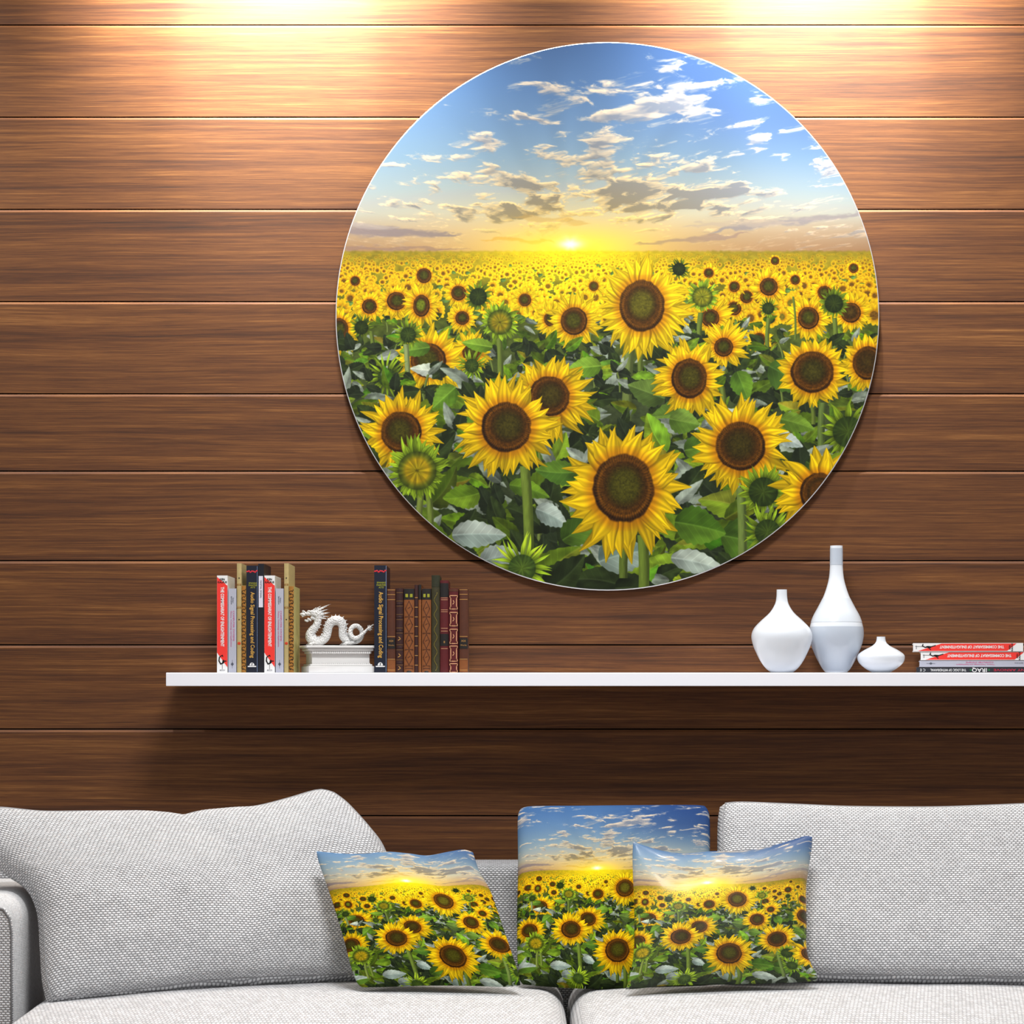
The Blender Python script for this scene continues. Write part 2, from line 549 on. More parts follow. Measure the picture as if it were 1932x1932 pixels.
        col = col * (.88 + .24 * vn(th * 7 + ph, r * 1.5))[..., None]
        blend(box, col, a)
        dc = C(*dark); dc = dc + (C(150, 118, 16) - dc) * w * .6
        a = sst(disc + soft * 1.3, disc - soft * 1.3, np.hypot(dx + R * .05, dy - R * .04) / R)
        blend(box, dc * (.8 + .4 * vn(X * .6, Y * .6))[..., None], a * .93)

    def leafish(x, y, L, wid, ang, col, col2, bend=0., serr=.05, shade=.25):
        ca, sa = math.cos(ang), math.sin(ang)
        bx = (x, x + L * (ca * .5 - sa * bend * .25), x + L * (ca - sa * bend))
        by = (y, y + L * (sa * .5 + ca * bend * .25), y + L * (sa + ca * bend))
        m_ = L * wid * 1.12 + 2
        r_ = grid(min(bx) - m_, max(bx) + m_, min(by) - m_, max(by) + m_)
        if r_ is None: return
        box, X, Y = r_
        s = ((X - x) * ca + (Y - y) * sa) / L
        t = (-(X - x) * sa + (Y - y) * ca) / L
        t = t - bend * s * s
        sc = np.clip(s, 1e-4, 1)
        w = wid * np.maximum(np.sin(np.pi * sc ** .72), 0) ** .85 * (1 + serr * np.sin(s * 46 + ang * 7))
        e = 1.0 / L
        a = sst(e, -e, np.abs(t) - w) * sst(0, 2 * e, s) * sst(1, 1 - 2 * e, s)
        if a.max() <= 0: return
        c1 = C(*col); c2 = C(*col2)
        f = sst(-.02, .02, t)
        vein = np.abs(((s - np.abs(t) * .9) * 7) % 1 - .5)
        cc = c1 + (c2 - c1) * f[..., None]
        cc = cc * (1 - shade * .5 + shade * vn(s * 6 + x, t * 9 + y) + .10 * sst(.1, .02, vein))[..., None]
        cc = cc * (.82 + .3 * sst(0, .5, s))[..., None]
        rib = sst(.018 + e, .0, np.abs(t)) * .45
        cc = cc + (np.minimum(c2 * 1.35 + .06, 1) - cc) * rib[..., None]
        blend(box, cc, a)

    def stem(xa, ya, xb, yb, wd, col=(92, 116, 44)):
        pad = wd + 2
        r_ = grid(min(xa, xb) - pad, max(xa, xb) + pad, ya, yb)
        if r_ is None: return
        box, X, Y = r_
        t = (Y - ya) / max(1, yb - ya)
        xc = xa + (xb - xa) * t + math.copysign(2, xb - xa + .1) * np.sin(t * 3.1)
        d = (X - xc) / wd
        a = sst(1 + .6 / wd, 1 - .6 / wd, np.abs(d))
        c = C(*col) * (.72 + .42 * (1 - np.clip(d + .4, -1, 1) ** 2) + .16 * (vn(X * .5, Y * .08) - .5))[..., None]
        blend(box, c, a)

    def petal(x, y, R0, L, wd, ang, curl, ctip, cbase, ph):
        """A ray petal that starts R0 from the centre."""
        bx0 = x + math.cos(ang) * R0; by0 = y + math.sin(ang) * R0
        ca, sa = math.cos(ang), math.sin(ang)
        bx = (bx0, bx0 + L * (ca * .5 - sa * curl * .25), bx0 + L * (ca - sa * curl))
        by = (by0, by0 + L * (sa * .5 + ca * curl * .25), by0 + L * (sa + ca * curl))
        m_ = wd + 2
        r_ = grid(min(bx) - m_, max(bx) + m_, min(by) - m_, max(by) + m_)
        if r_ is None: return
        box, X, Y = r_
        s = ((X - bx0) * ca + (Y - by0) * sa) / L
        t = (-(X - bx0) * sa + (Y - by0) * ca)
        t = t - curl * L * np.clip(s, 0, 2) ** 2
        sc = np.clip(s, 0, 1)
        w = wd * (.62 + .38 * np.sin(np.pi * np.clip(sc * 1.05, 0, 1))) * np.maximum(1 - sc ** 2.3, 0) ** .9 * (1 + .10 * np.sin(sc * 9 + ph * 3))
        e = .7
        a = sst(e, -e, np.abs(t) - w) * sst(-.05, .0, s) * sst(1.0, .97, s)
        if a.max() <= 0: return
        q = t / (w + .3)
        col = cbase + (ctip - cbase) * sst(.0, .55, s)[..., None]
        streak = .80 + .26 * vn(q * 3.2 + ph, s * 1.1 + ph) + .10 * np.cos(q * 8 + ph)
        side = 1 - .22 * sst(.45, 1.0, np.abs(q)) - .10 * q * math.cos(ph)
        col = col * (streak * side)[..., None]
        blend(box, np.clip(col, 0, 1), a)

    def flower(x, y, R, dr, fy=1., fx=1., tilt=0., n=None, lean=(0, 0), w=None, green=1., keep=None, inner=(62, 62, 14)):
        if w is None: w = sun_warm(x, y)
        n = n or int(18 + R / 10)
        for layer in (0, 1):
            for i in range(n):
                ang = (i + .5 * layer) / n * 2 * math.pi + (rng.rand() - .5) * .34 + tilt
                if keep and not keep(ang): continue
                ca, sa = math.cos(ang), math.sin(ang)
                ex = math.hypot(ca * fx, sa * fy)
                Lq = (R - dr * .85) * ex * (.70 + .46 * rng.rand() ** .8) * (1.05 if layer == 0 else .9)
                Lq *= 1 + lean[0] * ca + lean[1] * sa
                dk = (.84 if layer == 0 else 1.) * (1 - .10 * max(0, sa)) * (.9 + .16 * rng.rand())
                ct = C(252, 208, 18) * dk; cb = C(222, 146, 10) * dk
                ct = ct + (C(255, 232, 28) - ct) * w * .7; cb = cb + (C(250, 196, 20) - cb) * w * .6
                petal(x, y, dr * .85 * ex, Lq, R * (.098 + .055 * rng.rand()) * (24. / n) ** .5 * 1.12, ang, (rng.rand() - .5) * .75, ct, cb, rng.rand() * 9)
        r_ = grid(x - dr * 1.3, x + dr * 1.3, y - dr * 1.3, y + dr * 1.3)
        if r_ is None: return
        box, X, Y = r_
        dx = (X - x) / fx; dy = (Y - y) / fy
        r = np.hypot(dx, dy) / dr; th = np.arctan2(dy, dx)
        rr = np.hypot(dx - dr * .07 * math.cos(x), dy + dr * .06) / dr
        a = sst(1.04, .96, r + .05 * (vn(th * 6 + x, r * 0) - .5))
        sp = vn(X * .9, Y * .9); sp2 = vn(X * .33 + 5, Y * .33)
        # spiral florets
        flo = .5 + .5 * np.cos(th * 34 + r * 16) * np.cos(th * 34 - r * 22)
        col = ramp(rr, [(0, (inner[0] + 12, inner[1] + 14, inner[2] + 4)), (.42, inner), (.62, (60, 40, 10)), (.72, (78, 46, 10)), (.86, (100, 60, 12)), (1, (48, 27, 8))])
        k_ = sst(.5, .95, rr)
        col = col * (.80 + .30 * sp + (.34 * (sp2 - .5)) + k_ * (.55 * flo - .28))[..., None]
        col = col + (C(150, 110, 20) - col) * (w * .22)
        blend(box, np.clip(col, 0, 1), a)
        # soft orange rim just outside
        rim = sst(1.42, 1.0, r) * sst(.96, 1.04, r) * .34
        blend(box, C(176, 96, 6)[None, None] * np.ones_like(col), rim)

    def bud(x, y, R, spikes=22, side=0, ctr=(128, 120, 18), L=.55, dk=1.):
        cg = C(112, 150, 30) * dk
        for lay in (0, 1):
            for i in range(spikes):
                ang = (i + .5 * lay) / spikes * 2 * math.pi + (rng.rand() - .5) * .2
                up = 1 + .35 * max(0, -math.sin(ang))
                g = cg * (.7 + .5 * rng.rand())
                petal(x, y, R * .72, R * (L + .35 * rng.rand()) * up, R * .13, ang, (rng.rand() - .5) * .8, np.clip(g * 1.3, 0, 1), g * .7, rng.rand() * 5)
        r_ = grid(x - R, x + R, y - R, y + R)
        if r_ is None: return
        box, X, Y = r_
        r = np.hypot(X - x, (Y - y)) / R; th = np.arctan2(Y - y, X - x)
        a = sst(.9, .82, r)
        col = ramp(r, [(0, (70, 62, 12)), (.12, ctr), (.5, (ctr[0] + 20, ctr[1] + 8, ctr[2])), (.72, (88, 100, 24)), (.9, (50, 72, 20))])
        if side: col = ramp(r, [(0, (70, 100, 30)), (.9, (40, 66, 22))])
        col = col * dk * (.72 + .5 * vn(th * 7 + 20, r * 2.4))[..., None]
        blend(box, np.clip(col, 0, 1), a)

    # ---- far rows of flowers
    items = []
    for i in range(2300):
        y = 479 + 122 * rng.rand() ** 1.35
        x = PX0 - 8 + (PW + 16) * rng.rand()
        R = 1.6 + (y - 476) * .135 * (.75 + .6 * rng.rand())
        if y > 520 and rng.rand() < .52: continue
        if y > 560 and rng.rand() < .35: continue
        items.append((y, 'f', x, R))
    for i in range(150):
        y = 492 + 110 * rng.rand(); x = PX0 + PW * rng.rand()
        items.append((y, 'g', x, 2 + (y - 476) * .07))
    items.sort(key=lambda q: q[0])
    for (y, kd, x, R) in items:
        if kd == 'f':
            dk = (96, 66, 20) if rng.rand() < .8 else (104, 96, 26)
            small_flower(x, y, R, disc=.34 + .12 * rng.rand(), face=.8 + .25 * rng.rand(), blur=.9 + max(0, (540 - y) / 60.) * .5, dark=dk)
        else:
            leafish(x - R, y, R * 2.2, .3, (rng.rand() - .5) * .8, (66, 104, 40), (86, 130, 52))
    box, X, Y = grid(PX0, PX0 + PW, HZ - 2, 520)
    hz = sst(512, 478, Y) * .62
    far = C(138, 122, 30) + (C(255, 222, 22) - C(138, 122, 30)) * np.exp(-((X - SX) / 190.) ** 2)[..., None]
    far = far * (.82 + .3 * fbm(X * .12, Y * .3, 2))[..., None]
    blend(box, far, hz * sst(HZ - 2, HZ + 3, Y))
    # ---- leaf carpet
    def carpet(n, ya, yb, pw=1.):
        L = []
        for i in range(n):
            y = ya + (yb - ya) * rng.rand() ** pw; x = PX0 - 20 + (PW + 40) * rng.rand()
            L.append((y, x))
        L.sort()
        for y, x in L:
            sc = .22 + .78 * max(0, min(1, (y - 560) / 420.))
            L_ = (48 + 62 * rng.rand()) * sc
            ang = rng.choice([0, math.pi]) + (rng.rand() - .5) * 2.0
            if rng.rand() < .12: stem(x, y, x + (rng.rand() - .5) * 30, y + 90 * sc, 3.2 * sc + .6, (96, 118, 52))
            p = rng.rand()
            if p < .30:   # pale, seen at a flat angle
                g = 40 * rng.rand(); c = (102 + g, 118 + g, 98 + g); c2 = tuple(v * .8 for v in c); wd = .13 + .11 * rng.rand()
            elif p < .70:
                g = rng.rand(); c = (58 + 44 * g, 88 + 48 * g, 16 + 14 * g); c2 = tuple(v * (.76 + .5 * rng.rand()) for v in c); wd = .2 + .14 * rng.rand()
            else:
                c = (30, 44, 20); c2 = (40, 58, 24); wd = .24 + .1 * rng.rand()
            leafish(x, y, L_, wd, ang, c, c2, bend=(rng.rand() - .5) * .8, serr=.04, shade=.5)
            if rng.rand() < .42 and y > 640:
                leafish(x + 8 * sc, y + 10 * sc, L_ * .8, .3, ang + .6, (28, 40, 22), (34, 48, 26), bend=.2, shade=.3)
    carpet(380, 598, 720)
    # ---- the flowers one can pick out, far to near
    F = flower
    F(640, 622, 48, 22, fx=.8); F(697, 578, 30, 14); F(748, 568, 36, 18, fy=.95); F(795, 577, 39, 17, fy=1.22, fx=.92, inner=(96, 112, 22))
    F(865, 553, 30, 14); F(872, 600, 30, 13); F(990, 566, 26, 12); F(1040, 602, 34, 14); bud(902, 560, 19, 12, side=1, dk=.75)
    F(1083, 606, 52, 25, fy=1.06); F(1385, 582, 26, 13); F(1408, 560, 24, 12); F(1385, 541, 22, 10); F(1337, 515, 20, 9); F(1500, 528, 20, 9)
    F(1450, 541, 38, 17); F(1555, 552, 30, 13); F(1605, 590, 40, 19, inner=(60, 42, 14)); F(1525, 600, 44, 20, fy=1.06); F(1610, 506, 16, 9)
    F(1462, 492, 12, 8); F(670, 530, 20, 9); F(800, 520, 24, 14); F(1120, 540, 22, 9)
    F(1340, 600, 40, 17, lean=(.2, -.3)); F(1432, 640, 28, 12)
    stem(941, 630, 943, 740, 5.5); stem(1322, 590, 1320, 650, 5); stem(1574, 600, 1574, 660, 4.5); stem(1450, 600, 1448, 670, 4)
    stem(700, 625, 705, 700, 4); stem(1496, 560, 1500, 640, 2)
    carpet(120, 640, 740)
    F(1365, 655, 46, 18, lean=(.2, -.25)); F(890, 664, 40, 18, lean=(0, -.1)); F(808, 680, 66, 33, fx=1.02, lean=(.15, -.1))
    leafish(842, 702, 70, .2, math.pi + .1, (150, 162, 146), (170, 184, 160)); leafish(812, 655, 60, .24, math.pi - .15, (70, 116, 30), (92, 142, 40))
    leafish(930, 655, 60, .22, math.pi + .15, (84, 132, 30), (112, 160, 44))
    bud(943, 608, 27, 22, ctr=(124, 118, 22), L=.4); bud(1325, 560, 22, 20, ctr=(112, 120, 26), L=.5); bud(1573, 573, 20, 16, side=1, dk=.7, L=.5)
    bud(1281, 508, 14, 10, side=1, dk=.6); bud(770, 632, 17, 12, side=1, L=.8, dk=.9); bud(682, 618, 15, 10, side=1, dk=.7); bud(1449, 582, 13, 9, side=1, dk=.8)
    stem(766, 650, 768, 760, 5, (120, 140, 84))
    bud(730, 712, 20, 12, side=1, L=1.1); bud(890, 690, 15, 11, side=1, L=1.)
    stem(1187, 660, 1182, 860, 9, (96, 118, 56)); stem(1212, 660, 1208, 700, 5)
    F(1211, 577, 92, 45, fy=1.08, fx=.95, n=30, inner=(84, 80, 20), lean=(.04, .06))
    carpet(280, 690, 860)
    leafish(1255, 752, 76, .34, math.pi + .35, (64, 92, 36), (86, 120, 46)); leafish(1300, 780, 74, .36, math.pi - .1, (92, 134, 44), (74, 112, 36))
    leafish(1135, 690, 66, .3, math.pi - .1, (88, 140, 34), (112, 164, 46)); leafish(1450, 690, 90, .36, .5, (70, 118, 34), (58, 98, 30))
    leafish(1390, 700, 60, .36, 1.2, (86, 138, 34), (70, 118, 30)); leafish(860, 730, 60, .36, 2.4, (78, 130, 30), (96, 150, 40))
    stem(1552, 760, 1550, 850, 7, (84, 112, 50)); stem(1362, 730, 1364, 790, 5); stem(1530, 760, 1534, 800, 4)
    F(1637, 685, 56, 32, fx=.9, inner=(58, 40, 12)); F(1532, 702, 68, 40, fx=1.02, fy=.98, inner=(56, 50, 14)); F(1300, 714, 70, 35, fy=1.08, fx=.96, inner=(66, 60, 14))
    carpet(130, 790, 900)
    F(1036, 748, 80, 38, fx=1.02, inner=(60, 50, 14), lean=(.12, .05))
    stem(990, 860, 996, 1040, 10, (98, 126, 44)); stem(1015, 900, 1018, 1010, 4)
    F(757, 815, 80, 39, fx=.98, inner=(62, 56, 14)); stem(1395, 900, 1399, 1060, 9, (98, 126, 56))
    carpet(400, 880, 1130, .9)
    # pale broad leaves low down
    for q in [(852, 1010, 104, .25, -.1, (150, 166, 150), (128, 148, 134), .1), (1010, 960, 70, .3, .3, (150, 168, 152), (120, 140, 126), .2),
              (905, 1060, 80, .3, -.3, (136, 152, 140), (112, 130, 118), .1), (1360, 1010, 90, .42, .15, (58, 100, 26), (74, 122, 32), .1), (1272, 985, 100, .36, .12, (58, 104, 22), (76, 124, 30), .1),
              (1265, 1052, 110, .2, .1, (164, 182, 162), (138, 156, 140), .15), (1130, 1060, 100, .36, -.4, (98, 124, 110), (120, 142, 124), .2), (1060, 1020, 80, .34, -.6, (54, 92, 24), (70, 112, 30), .1),
              (1330, 800, 80, .22, -.4, (150, 164, 152), (124, 140, 128), .1), (1470, 790, 70, .26, .2, (96, 140, 40), (78, 118, 32), .1), (905, 930, 70, .34, 2.8, (98, 140, 30), (82, 124, 24), .2),
              (960, 915, 80, .22, .1, (92, 140, 30), (70, 110, 26), .2), (1090, 890, 80, .3, 3.0, (62, 108, 30), (80, 128, 34), .2), (1420, 985, 70, .26, .5, (150, 166, 150), (120, 138, 124), .2),
              (1460, 820, 60, .24, .3, (160, 174, 164), (132, 148, 138), .1), (1520, 870, 70, .3, .6, (46, 78, 24), (62, 98, 30), .1), (1290, 850, 60, .4, -.2, (62, 104, 28), (84, 130, 34), .1),
              (720, 930, 60, .3, .5, (70, 112, 30), (90, 136, 36), .1), (660, 900, 80, .3, .3, (70, 112, 30), (140, 152, 138), .1), (690, 1030, 110, .28, -.2, (148, 164, 150), (70, 112, 30), .1),
              (1540, 1060, 110, .28, -.3, (70, 112, 30), (140, 152, 138), .1), (1600, 1030, 90, .28, 2.7, (148, 164, 150), (70, 112, 30), .1)]:
        leafish(q[0], q[1], q[2], q[3], q[4], q[5], q[6], bend=q[7], serr=.05, shade=.3)
    stem(990, 880, 998, 1050, 9.5, (98, 126, 44)); stem(1397, 920, 1400, 1070, 8.5, (98, 126, 56))
    stem(795, 925, 790, 1020, 6, (112, 134, 56)); stem(808, 930, 812, 1010, 6, (104, 130, 50))
    F(955, 806, 98, 47, n=30, inner=(60, 52, 14)); F(1397, 842, 96, 47, n=30, inner=(54, 44, 12), fy=.98)
    stem(1212, 1010, 1214, 1120, 10, (92, 120, 40)); stem(1180, 1020, 1176, 1090, 8, (80, 104, 36))
    leafish(1262, 790, 60, .4, .2, (100, 142, 50), (78, 120, 36)); 
    bud(787, 888, 42, 30, ctr=(150, 134, 20), L=.42); bud(1600, 815, 34, 18, side=1, L=.6, dk=.95)
    bud(1440, 928, 32, 18, side=1, L=.55, dk=.9); bud(1448, 1004, 28, 14, side=1, L=.8); bud(985, 1072, 30, 15, side=1, L=.9, dk=1.25)
    F(1545, 930, 92, 38, n=20, tilt=.3, inner=(84, 50, 12), fx=.95)
    F(1176, 921, 122, 61, fx=.95, fy=1.06, n=27, inner=(66, 62, 14), lean=(.0, .05))
    ge = np.clip(img[..., 1] - np.maximum(img[..., 0], img[..., 2]), 0, 1)
    img[..., 1] -= .34 * ge
    img[:] = np.clip(img, 0, 1)
    return img


# ================================================================ the wall of planks, the floor
M_WOOD = wood_material()
wb = MB().box(-1.9, 1.9, .022, .08, -.02, 3.12)
wall = wb.build('wall_back', mat('dark_backing', (26, 16, 10), .9, .1))
wall['kind'] = 'structure'
rows = [-470, -301, -127, 47.5, 221.5, 395.5, 569.5, 743.5, 889.5, 1058.5, 1217.5, 1376.5, 1540, 1702, 1864, 2026, 2156]
for r0, r1 in zip(rows[:-1], rows[1:]):
    zt = at(0, r0).z - .0005; zb = at(0, r1).z + .0026
    zc = (zt + zb) / 2; h = (zt - zb) / 2
    c = .0054
    prof = [(.0026, -h), (-.0026, h - c), (.0026, h), (.022, h), (.022, -h)]       # y, z: the face leans out a little towards its top, then the chamfer
    v = [(x, y, z) for x in (-1.9, 1.9) for (y, z) in prof]
    n = len(prof)
    f = [tuple(range(n)), tuple(range(2 * n - 1, n - 1, -1))] + [(i, i + n, (i + 1) % n + n, (i + 1) % n) for i in range(n)]
    pl = mesh_obj('plank', v, f, M_WOOD, wall, loc=(0, 0, zc))
    weld_normals(pl)
fl = MB().box(-3.0, 3.0, -4.6, .08, -.06, -.02).build('floor', mat('floor_oak', (150, 122, 96), .5, .4, noise=.15, nscale=6))
fl['kind'] = 'structure'

# ================================================================ the round picture
IMG = bpy.data.images.new('sunflower_print', 8, 8)
_px = paint_sunflower_print(1.6)
_h, _w = _px.shape[:2]
IMG.scale(_w, _h)
_rgba = np.ones((_h, _w, 4), np.float32)
_rgba[..., :3] = _px[::-1]
IMG.pixels.foreach_set(_rgba.ravel())
IMG.update()
IMG.pack()


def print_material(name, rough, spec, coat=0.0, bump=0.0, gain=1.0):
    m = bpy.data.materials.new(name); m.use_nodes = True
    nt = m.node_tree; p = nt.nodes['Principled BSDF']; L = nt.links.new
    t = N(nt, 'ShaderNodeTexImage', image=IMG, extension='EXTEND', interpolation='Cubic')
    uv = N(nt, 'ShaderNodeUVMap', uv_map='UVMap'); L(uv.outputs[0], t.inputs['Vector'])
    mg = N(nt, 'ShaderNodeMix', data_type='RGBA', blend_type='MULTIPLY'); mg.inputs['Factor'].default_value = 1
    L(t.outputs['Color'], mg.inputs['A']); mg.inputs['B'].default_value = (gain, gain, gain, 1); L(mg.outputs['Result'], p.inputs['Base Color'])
    p.inputs['Roughness'].default_value = rough; p.inputs['Specular IOR Level'].default_value = spec
    p.inputs['Coat Weight'].default_value = coat; p.inputs['Coat Roughness'].default_value = .12
    if bump:
        w = N(nt, 'ShaderNodeTexNoise'); w.inputs['Scale'].default_value = 420
        b = N(nt, 'ShaderNodeBump'); b.inputs['Strength'].default_value = bump; b.inputs['Distance'].default_value = .001
        L(uv.outputs[0], w.inputs['Vector']); L(w.outputs['Fac'], b.inputs['Height']); L(b.outputs[0], p.inputs['Normal'])
    return m


DY = -.018
dc = at(1146, 596.5, DY)
kx = 513 * S * (D + DY) / D; kz = 517.5 * S * (D + DY) / D
disc = thing('round_wall_picture', 'large round metal picture of a sunflower field at sunset on the plank wall', 'picture', dc)
n = 192
ring = [(math.cos(2 * math.pi * i / n), math.sin(2 * math.pi * i / n)) for i in range(n)]
mb = MB()
v = []; f = []
for (s_, y) in ((.9985, 0), (1, .0008), (1, .0036), (.9985, .0042)):
    v += [(kx * s_ * a, y, kz * s_ * b) for a, b in ring]
for q in range(3):
    f += [(q * n + i, q * n + (i + 1) % n, (q + 1) * n + (i + 1) % n, (q + 1) * n + i) for i in range(n)]
f.append(tuple(range(n - 1, -1, -1))); f.append(tuple(range(3 * n, 4 * n)))
mb.add(v, f)
pan = mb.build('panel', mat('brushed_aluminium', (214, 214, 216), .32, .5, .85), disc)
weld_normals(pan); autosmooth(pan, 25)
# the print: a thin sheet on the face, out to a hair from the edge
rr = [i / 24 * .9965 for i in range(1, 25)]
v = [(0, -.0004, 0)]; uv = [(.5, .5)]; f = []
for r_ in rr:
    v += [(kx * r_ * a, -.0004, kz * r_ * b) for a, b in ring]; uv += [(.5 + .5 * r_ * a, .5 + .5 * r_ * b) for a, b in ring]
f += [(0, 1 + i, 1 + (i + 1) % n) for i in range(n)]
for q in range(len(rr) - 1):
    a0 = 1 + q * n; b0 = a0 + n
    f += [(a0 + i, b0 + i, b0 + (i + 1) % n, a0 + (i + 1) % n) for i in range(n)]
pr = mesh_obj('print', v, f, print_material('print_on_metal', .5, .1, gain=.70), disc, uvs=uv)  # gain darkens the print to offset the stronger light on the disc
pr['label'] = 'sunflower field under a cloudy sunset sky'
for (a, b) in ((-.55, .55), (.55, .55), (-.55, -.55), (.55, -.55)):
    MB().tube([(kx * a, .0042, kz * b), (kx * a, -DY - .0002, kz * b)], .014, 20).build('standoff', mat('steel', (170, 170, 172), .35, .5, 1), disc, smooth=False)

# ================================================================ the shelf
SHF = -.20
sl = at(313, 1269, SHF); sb = at(313, 1294.5, SHF)
ZS = sl.z                                    # top of the shelf
shelf = MB().box(sl.x, 1.55, SHF, -.0005, sb.z, ZS).build('wall_shelf', mat('white_lacquer', (232, 233, 240), .35, .4, noise=.01))
tag(shelf, 'long white floating shelf below the round sunflower picture', 'shelf')
bevel(shelf, .0015, 2)

# ================================================================ books
FONT = None


def text_part(name, s, size, material, parent, loc, rot, align='CENTER', bold=0.0, xs=1.0, label=None, fit=None):
    """lettering as a thin raised mesh. rot = angle in the plane of the spine (x right, z up)"""
    cu = bpy.data.curves.new(name, 'FONT'); cu.body = s; cu.size = size; cu.extrude = .00012; cu.offset = bold
    cu.align_x = align; cu.align_y = 'CENTER'; cu.resolution_u = 2
    t = bpy.data.objects.new(name, cu); COL.objects.link(t)
    dg = bpy.context.evaluated_depsgraph_get(); dg.update()
    me = bpy.data.meshes.new_from_object(t.evaluated_get(dg))
    bpy.data.objects.remove(t); bpy.data.curves.remove(cu)
    me.materials.clear(); me.materials.append(material)
    co = np.empty(len(me.vertices) * 3, np.float32); me.vertices.foreach_get('co', co); co = co.reshape(-1, 3)
    if fit: xs = fit / max(1e-6, float(co[:, 0].max() - co[:, 0].min()))
    co[:, 0] *= xs
    c, s_ = math.cos(rot), math.sin(rot)
    out = np.stack([co[:, 0] * c - co[:, 1] * s_, -co[:, 2], co[:, 0] * s_ + co[:, 1] * c], 1)
    me.vertices.foreach_set('co', out.ravel().astype(np.float32)); me.update()
    o = bpy.data.objects.new(name, me); o.location = loc
    link(o, parent)
    if label: o['label'] = label
    return o


BF = -.172           # plane of the spines
KB = S * (D + BF) / D


def book_shell(name, label, x0, x1, top, cover, pages, group, depth=.135, rounded=0.0, bands=(), lift=0.0, spine_y=BF):
    """A standing book: cover (two boards and a spine) and page block. Local origin: bottom centre of the spine."""
    a = at(x0, 1269, spine_y); b = at(x1, 1269, spine_y)
    w = (b.x - a.x) * .985; hh = at(x0, top, spine_y).z - ZS
    t = thing(name, label, 'book', ((a.x + b.x) / 2, spine_y, ZS + .0002), 0, group)
    th = min(.0024, w * .17)
    mbk = MB()
    hw = w / 2
    # profile in x-y: spine (rounded if leather) with two boards
    outer = []
    for i in range(9):
        q = -1 + 2 * i / 8
        outer.append((q * hw, -rounded * (1 - q * q)))
    prof = [(-hw, depth)] + outer + [(hw, depth), (hw - th, depth)] + [(q[0] * (1 - th / hw), q[1] + th) for q in reversed(outer)] + [(-hw + th, depth)]
    n = len(prof)
    v = [(x, y, 0) for x, y in prof] + [(x, y, hh) for x, y in prof]
    f = [(i, (i + 1) % n, (i + 1) % n + n, i + n) for i in range(n)]
    m = len(outer)
    # end caps as quads between outer and inner outlines
    def cap(o_):
        q = []
        for i in range(m - 1):
            q.append((o_ + 1 + i, o_ + 2 + i, o_ + n - 2 - (i + 1), o_ + n - 2 - i))
        q.append((o_ + 0, o_ + 1, o_ + n - 2, o_ + n - 1)); q.append((o_ + m, o_ + m + 1, o_ + m + 2, o_ + m + 3))
        return q
    f += cap(0) + cap(n)
    mbk.add(v, f)
    c = mbk.build('cover', cover, t)
    weld_normals(c); autosmooth(c, 40)
    pg = MB().box(-hw + th, hw - th, th * 1.2 - rounded * .2, depth - .003, .0025, hh - .003).build('pages', pages, t)
    return t, w, hh


M_PAGE = mat('page_edges', (206, 200, 182), .8, .2, noise=.12, nscale=300)
M_PAGEY = mat('aged_page_edges', (178, 162, 112), .8, .2, noise=.15, nscale=300)
M_RED = mat('red_print', (226, 52, 44), .45, .4); M_WHITE = mat('white_paper', (222, 222, 222), .45, .4)
M_BLACK = mat('black_ink', (18, 18, 20), .5, .3); M_GREYC = mat('grey_cover', (168, 170, 184), .45, .4, noise=.03)
M_PINK = mat('magenta_ink', (204, 74, 132), .5, .3); M_DGREY = mat('dark_grey_ink', (84, 88, 100), .5, .3)
M_NAVY = mat('navy_cover', (12, 18, 36), .35, .45); M_GOLDT = mat('gold_ink', (206, 158, 70), .45, .4)
M_OLIVE = mat('olive_ink', (140, 140, 40), .5, .3); M_NIGHT = mat('midnight_cover', (9, 10, 22), .4, .45)
M_CREAM = mat('cream_cloth', (172, 154, 106), .8, .2, noise=.14, nscale=120); M_BLEACH = mat('bleached_cloth', (196, 198, 176), .8, .2, noise=.1)
M_LABELW = mat('lilac_label', (206, 204, 218), .6, .3); M_REDD = mat('red_dot', (190, 60, 30), .6, .3)
M_OCHRE = mat('ochre_leather', (150, 100, 32), .55, .4, noise=.3, nscale=220, bump=.3); M_DKLINE = mat('dark_tooling', (52, 34, 14), .6, .3)
M_TAN = mat('tan_leather', (122, 68, 25), .5, .45, noise=.25, nscale=160, bump=.25); M_BROWN = mat('brown_leather', (74, 34, 13), .5, .45, noise=.28, nscale=140, bump=.25)
M_MAROON = mat('maroon_leather', (46, 13, 11), .5, .45, noise=.3, nscale=160, bump=.25); M_BLKL = mat('black_leather', (20, 15, 14), .45, .45, noise=.2)
M_GILT = mat('gilt_tooling', (190, 140, 76), .4, .5, .35); M_OLVL = mat('olive_leather', (48, 44, 20), .55, .4, noise=.35, nscale=200, bump=.3)
M_CRIM = mat('crimson_leather', (80, 10, 16), .45, .45, noise=.22, nscale=150); M_PEACH = mat('pale_tooling', (214, 160, 118), .5, .4)
M_GREEN = mat('green_ink', (40, 120, 66), .5, .3)
DN = -math.pi / 2


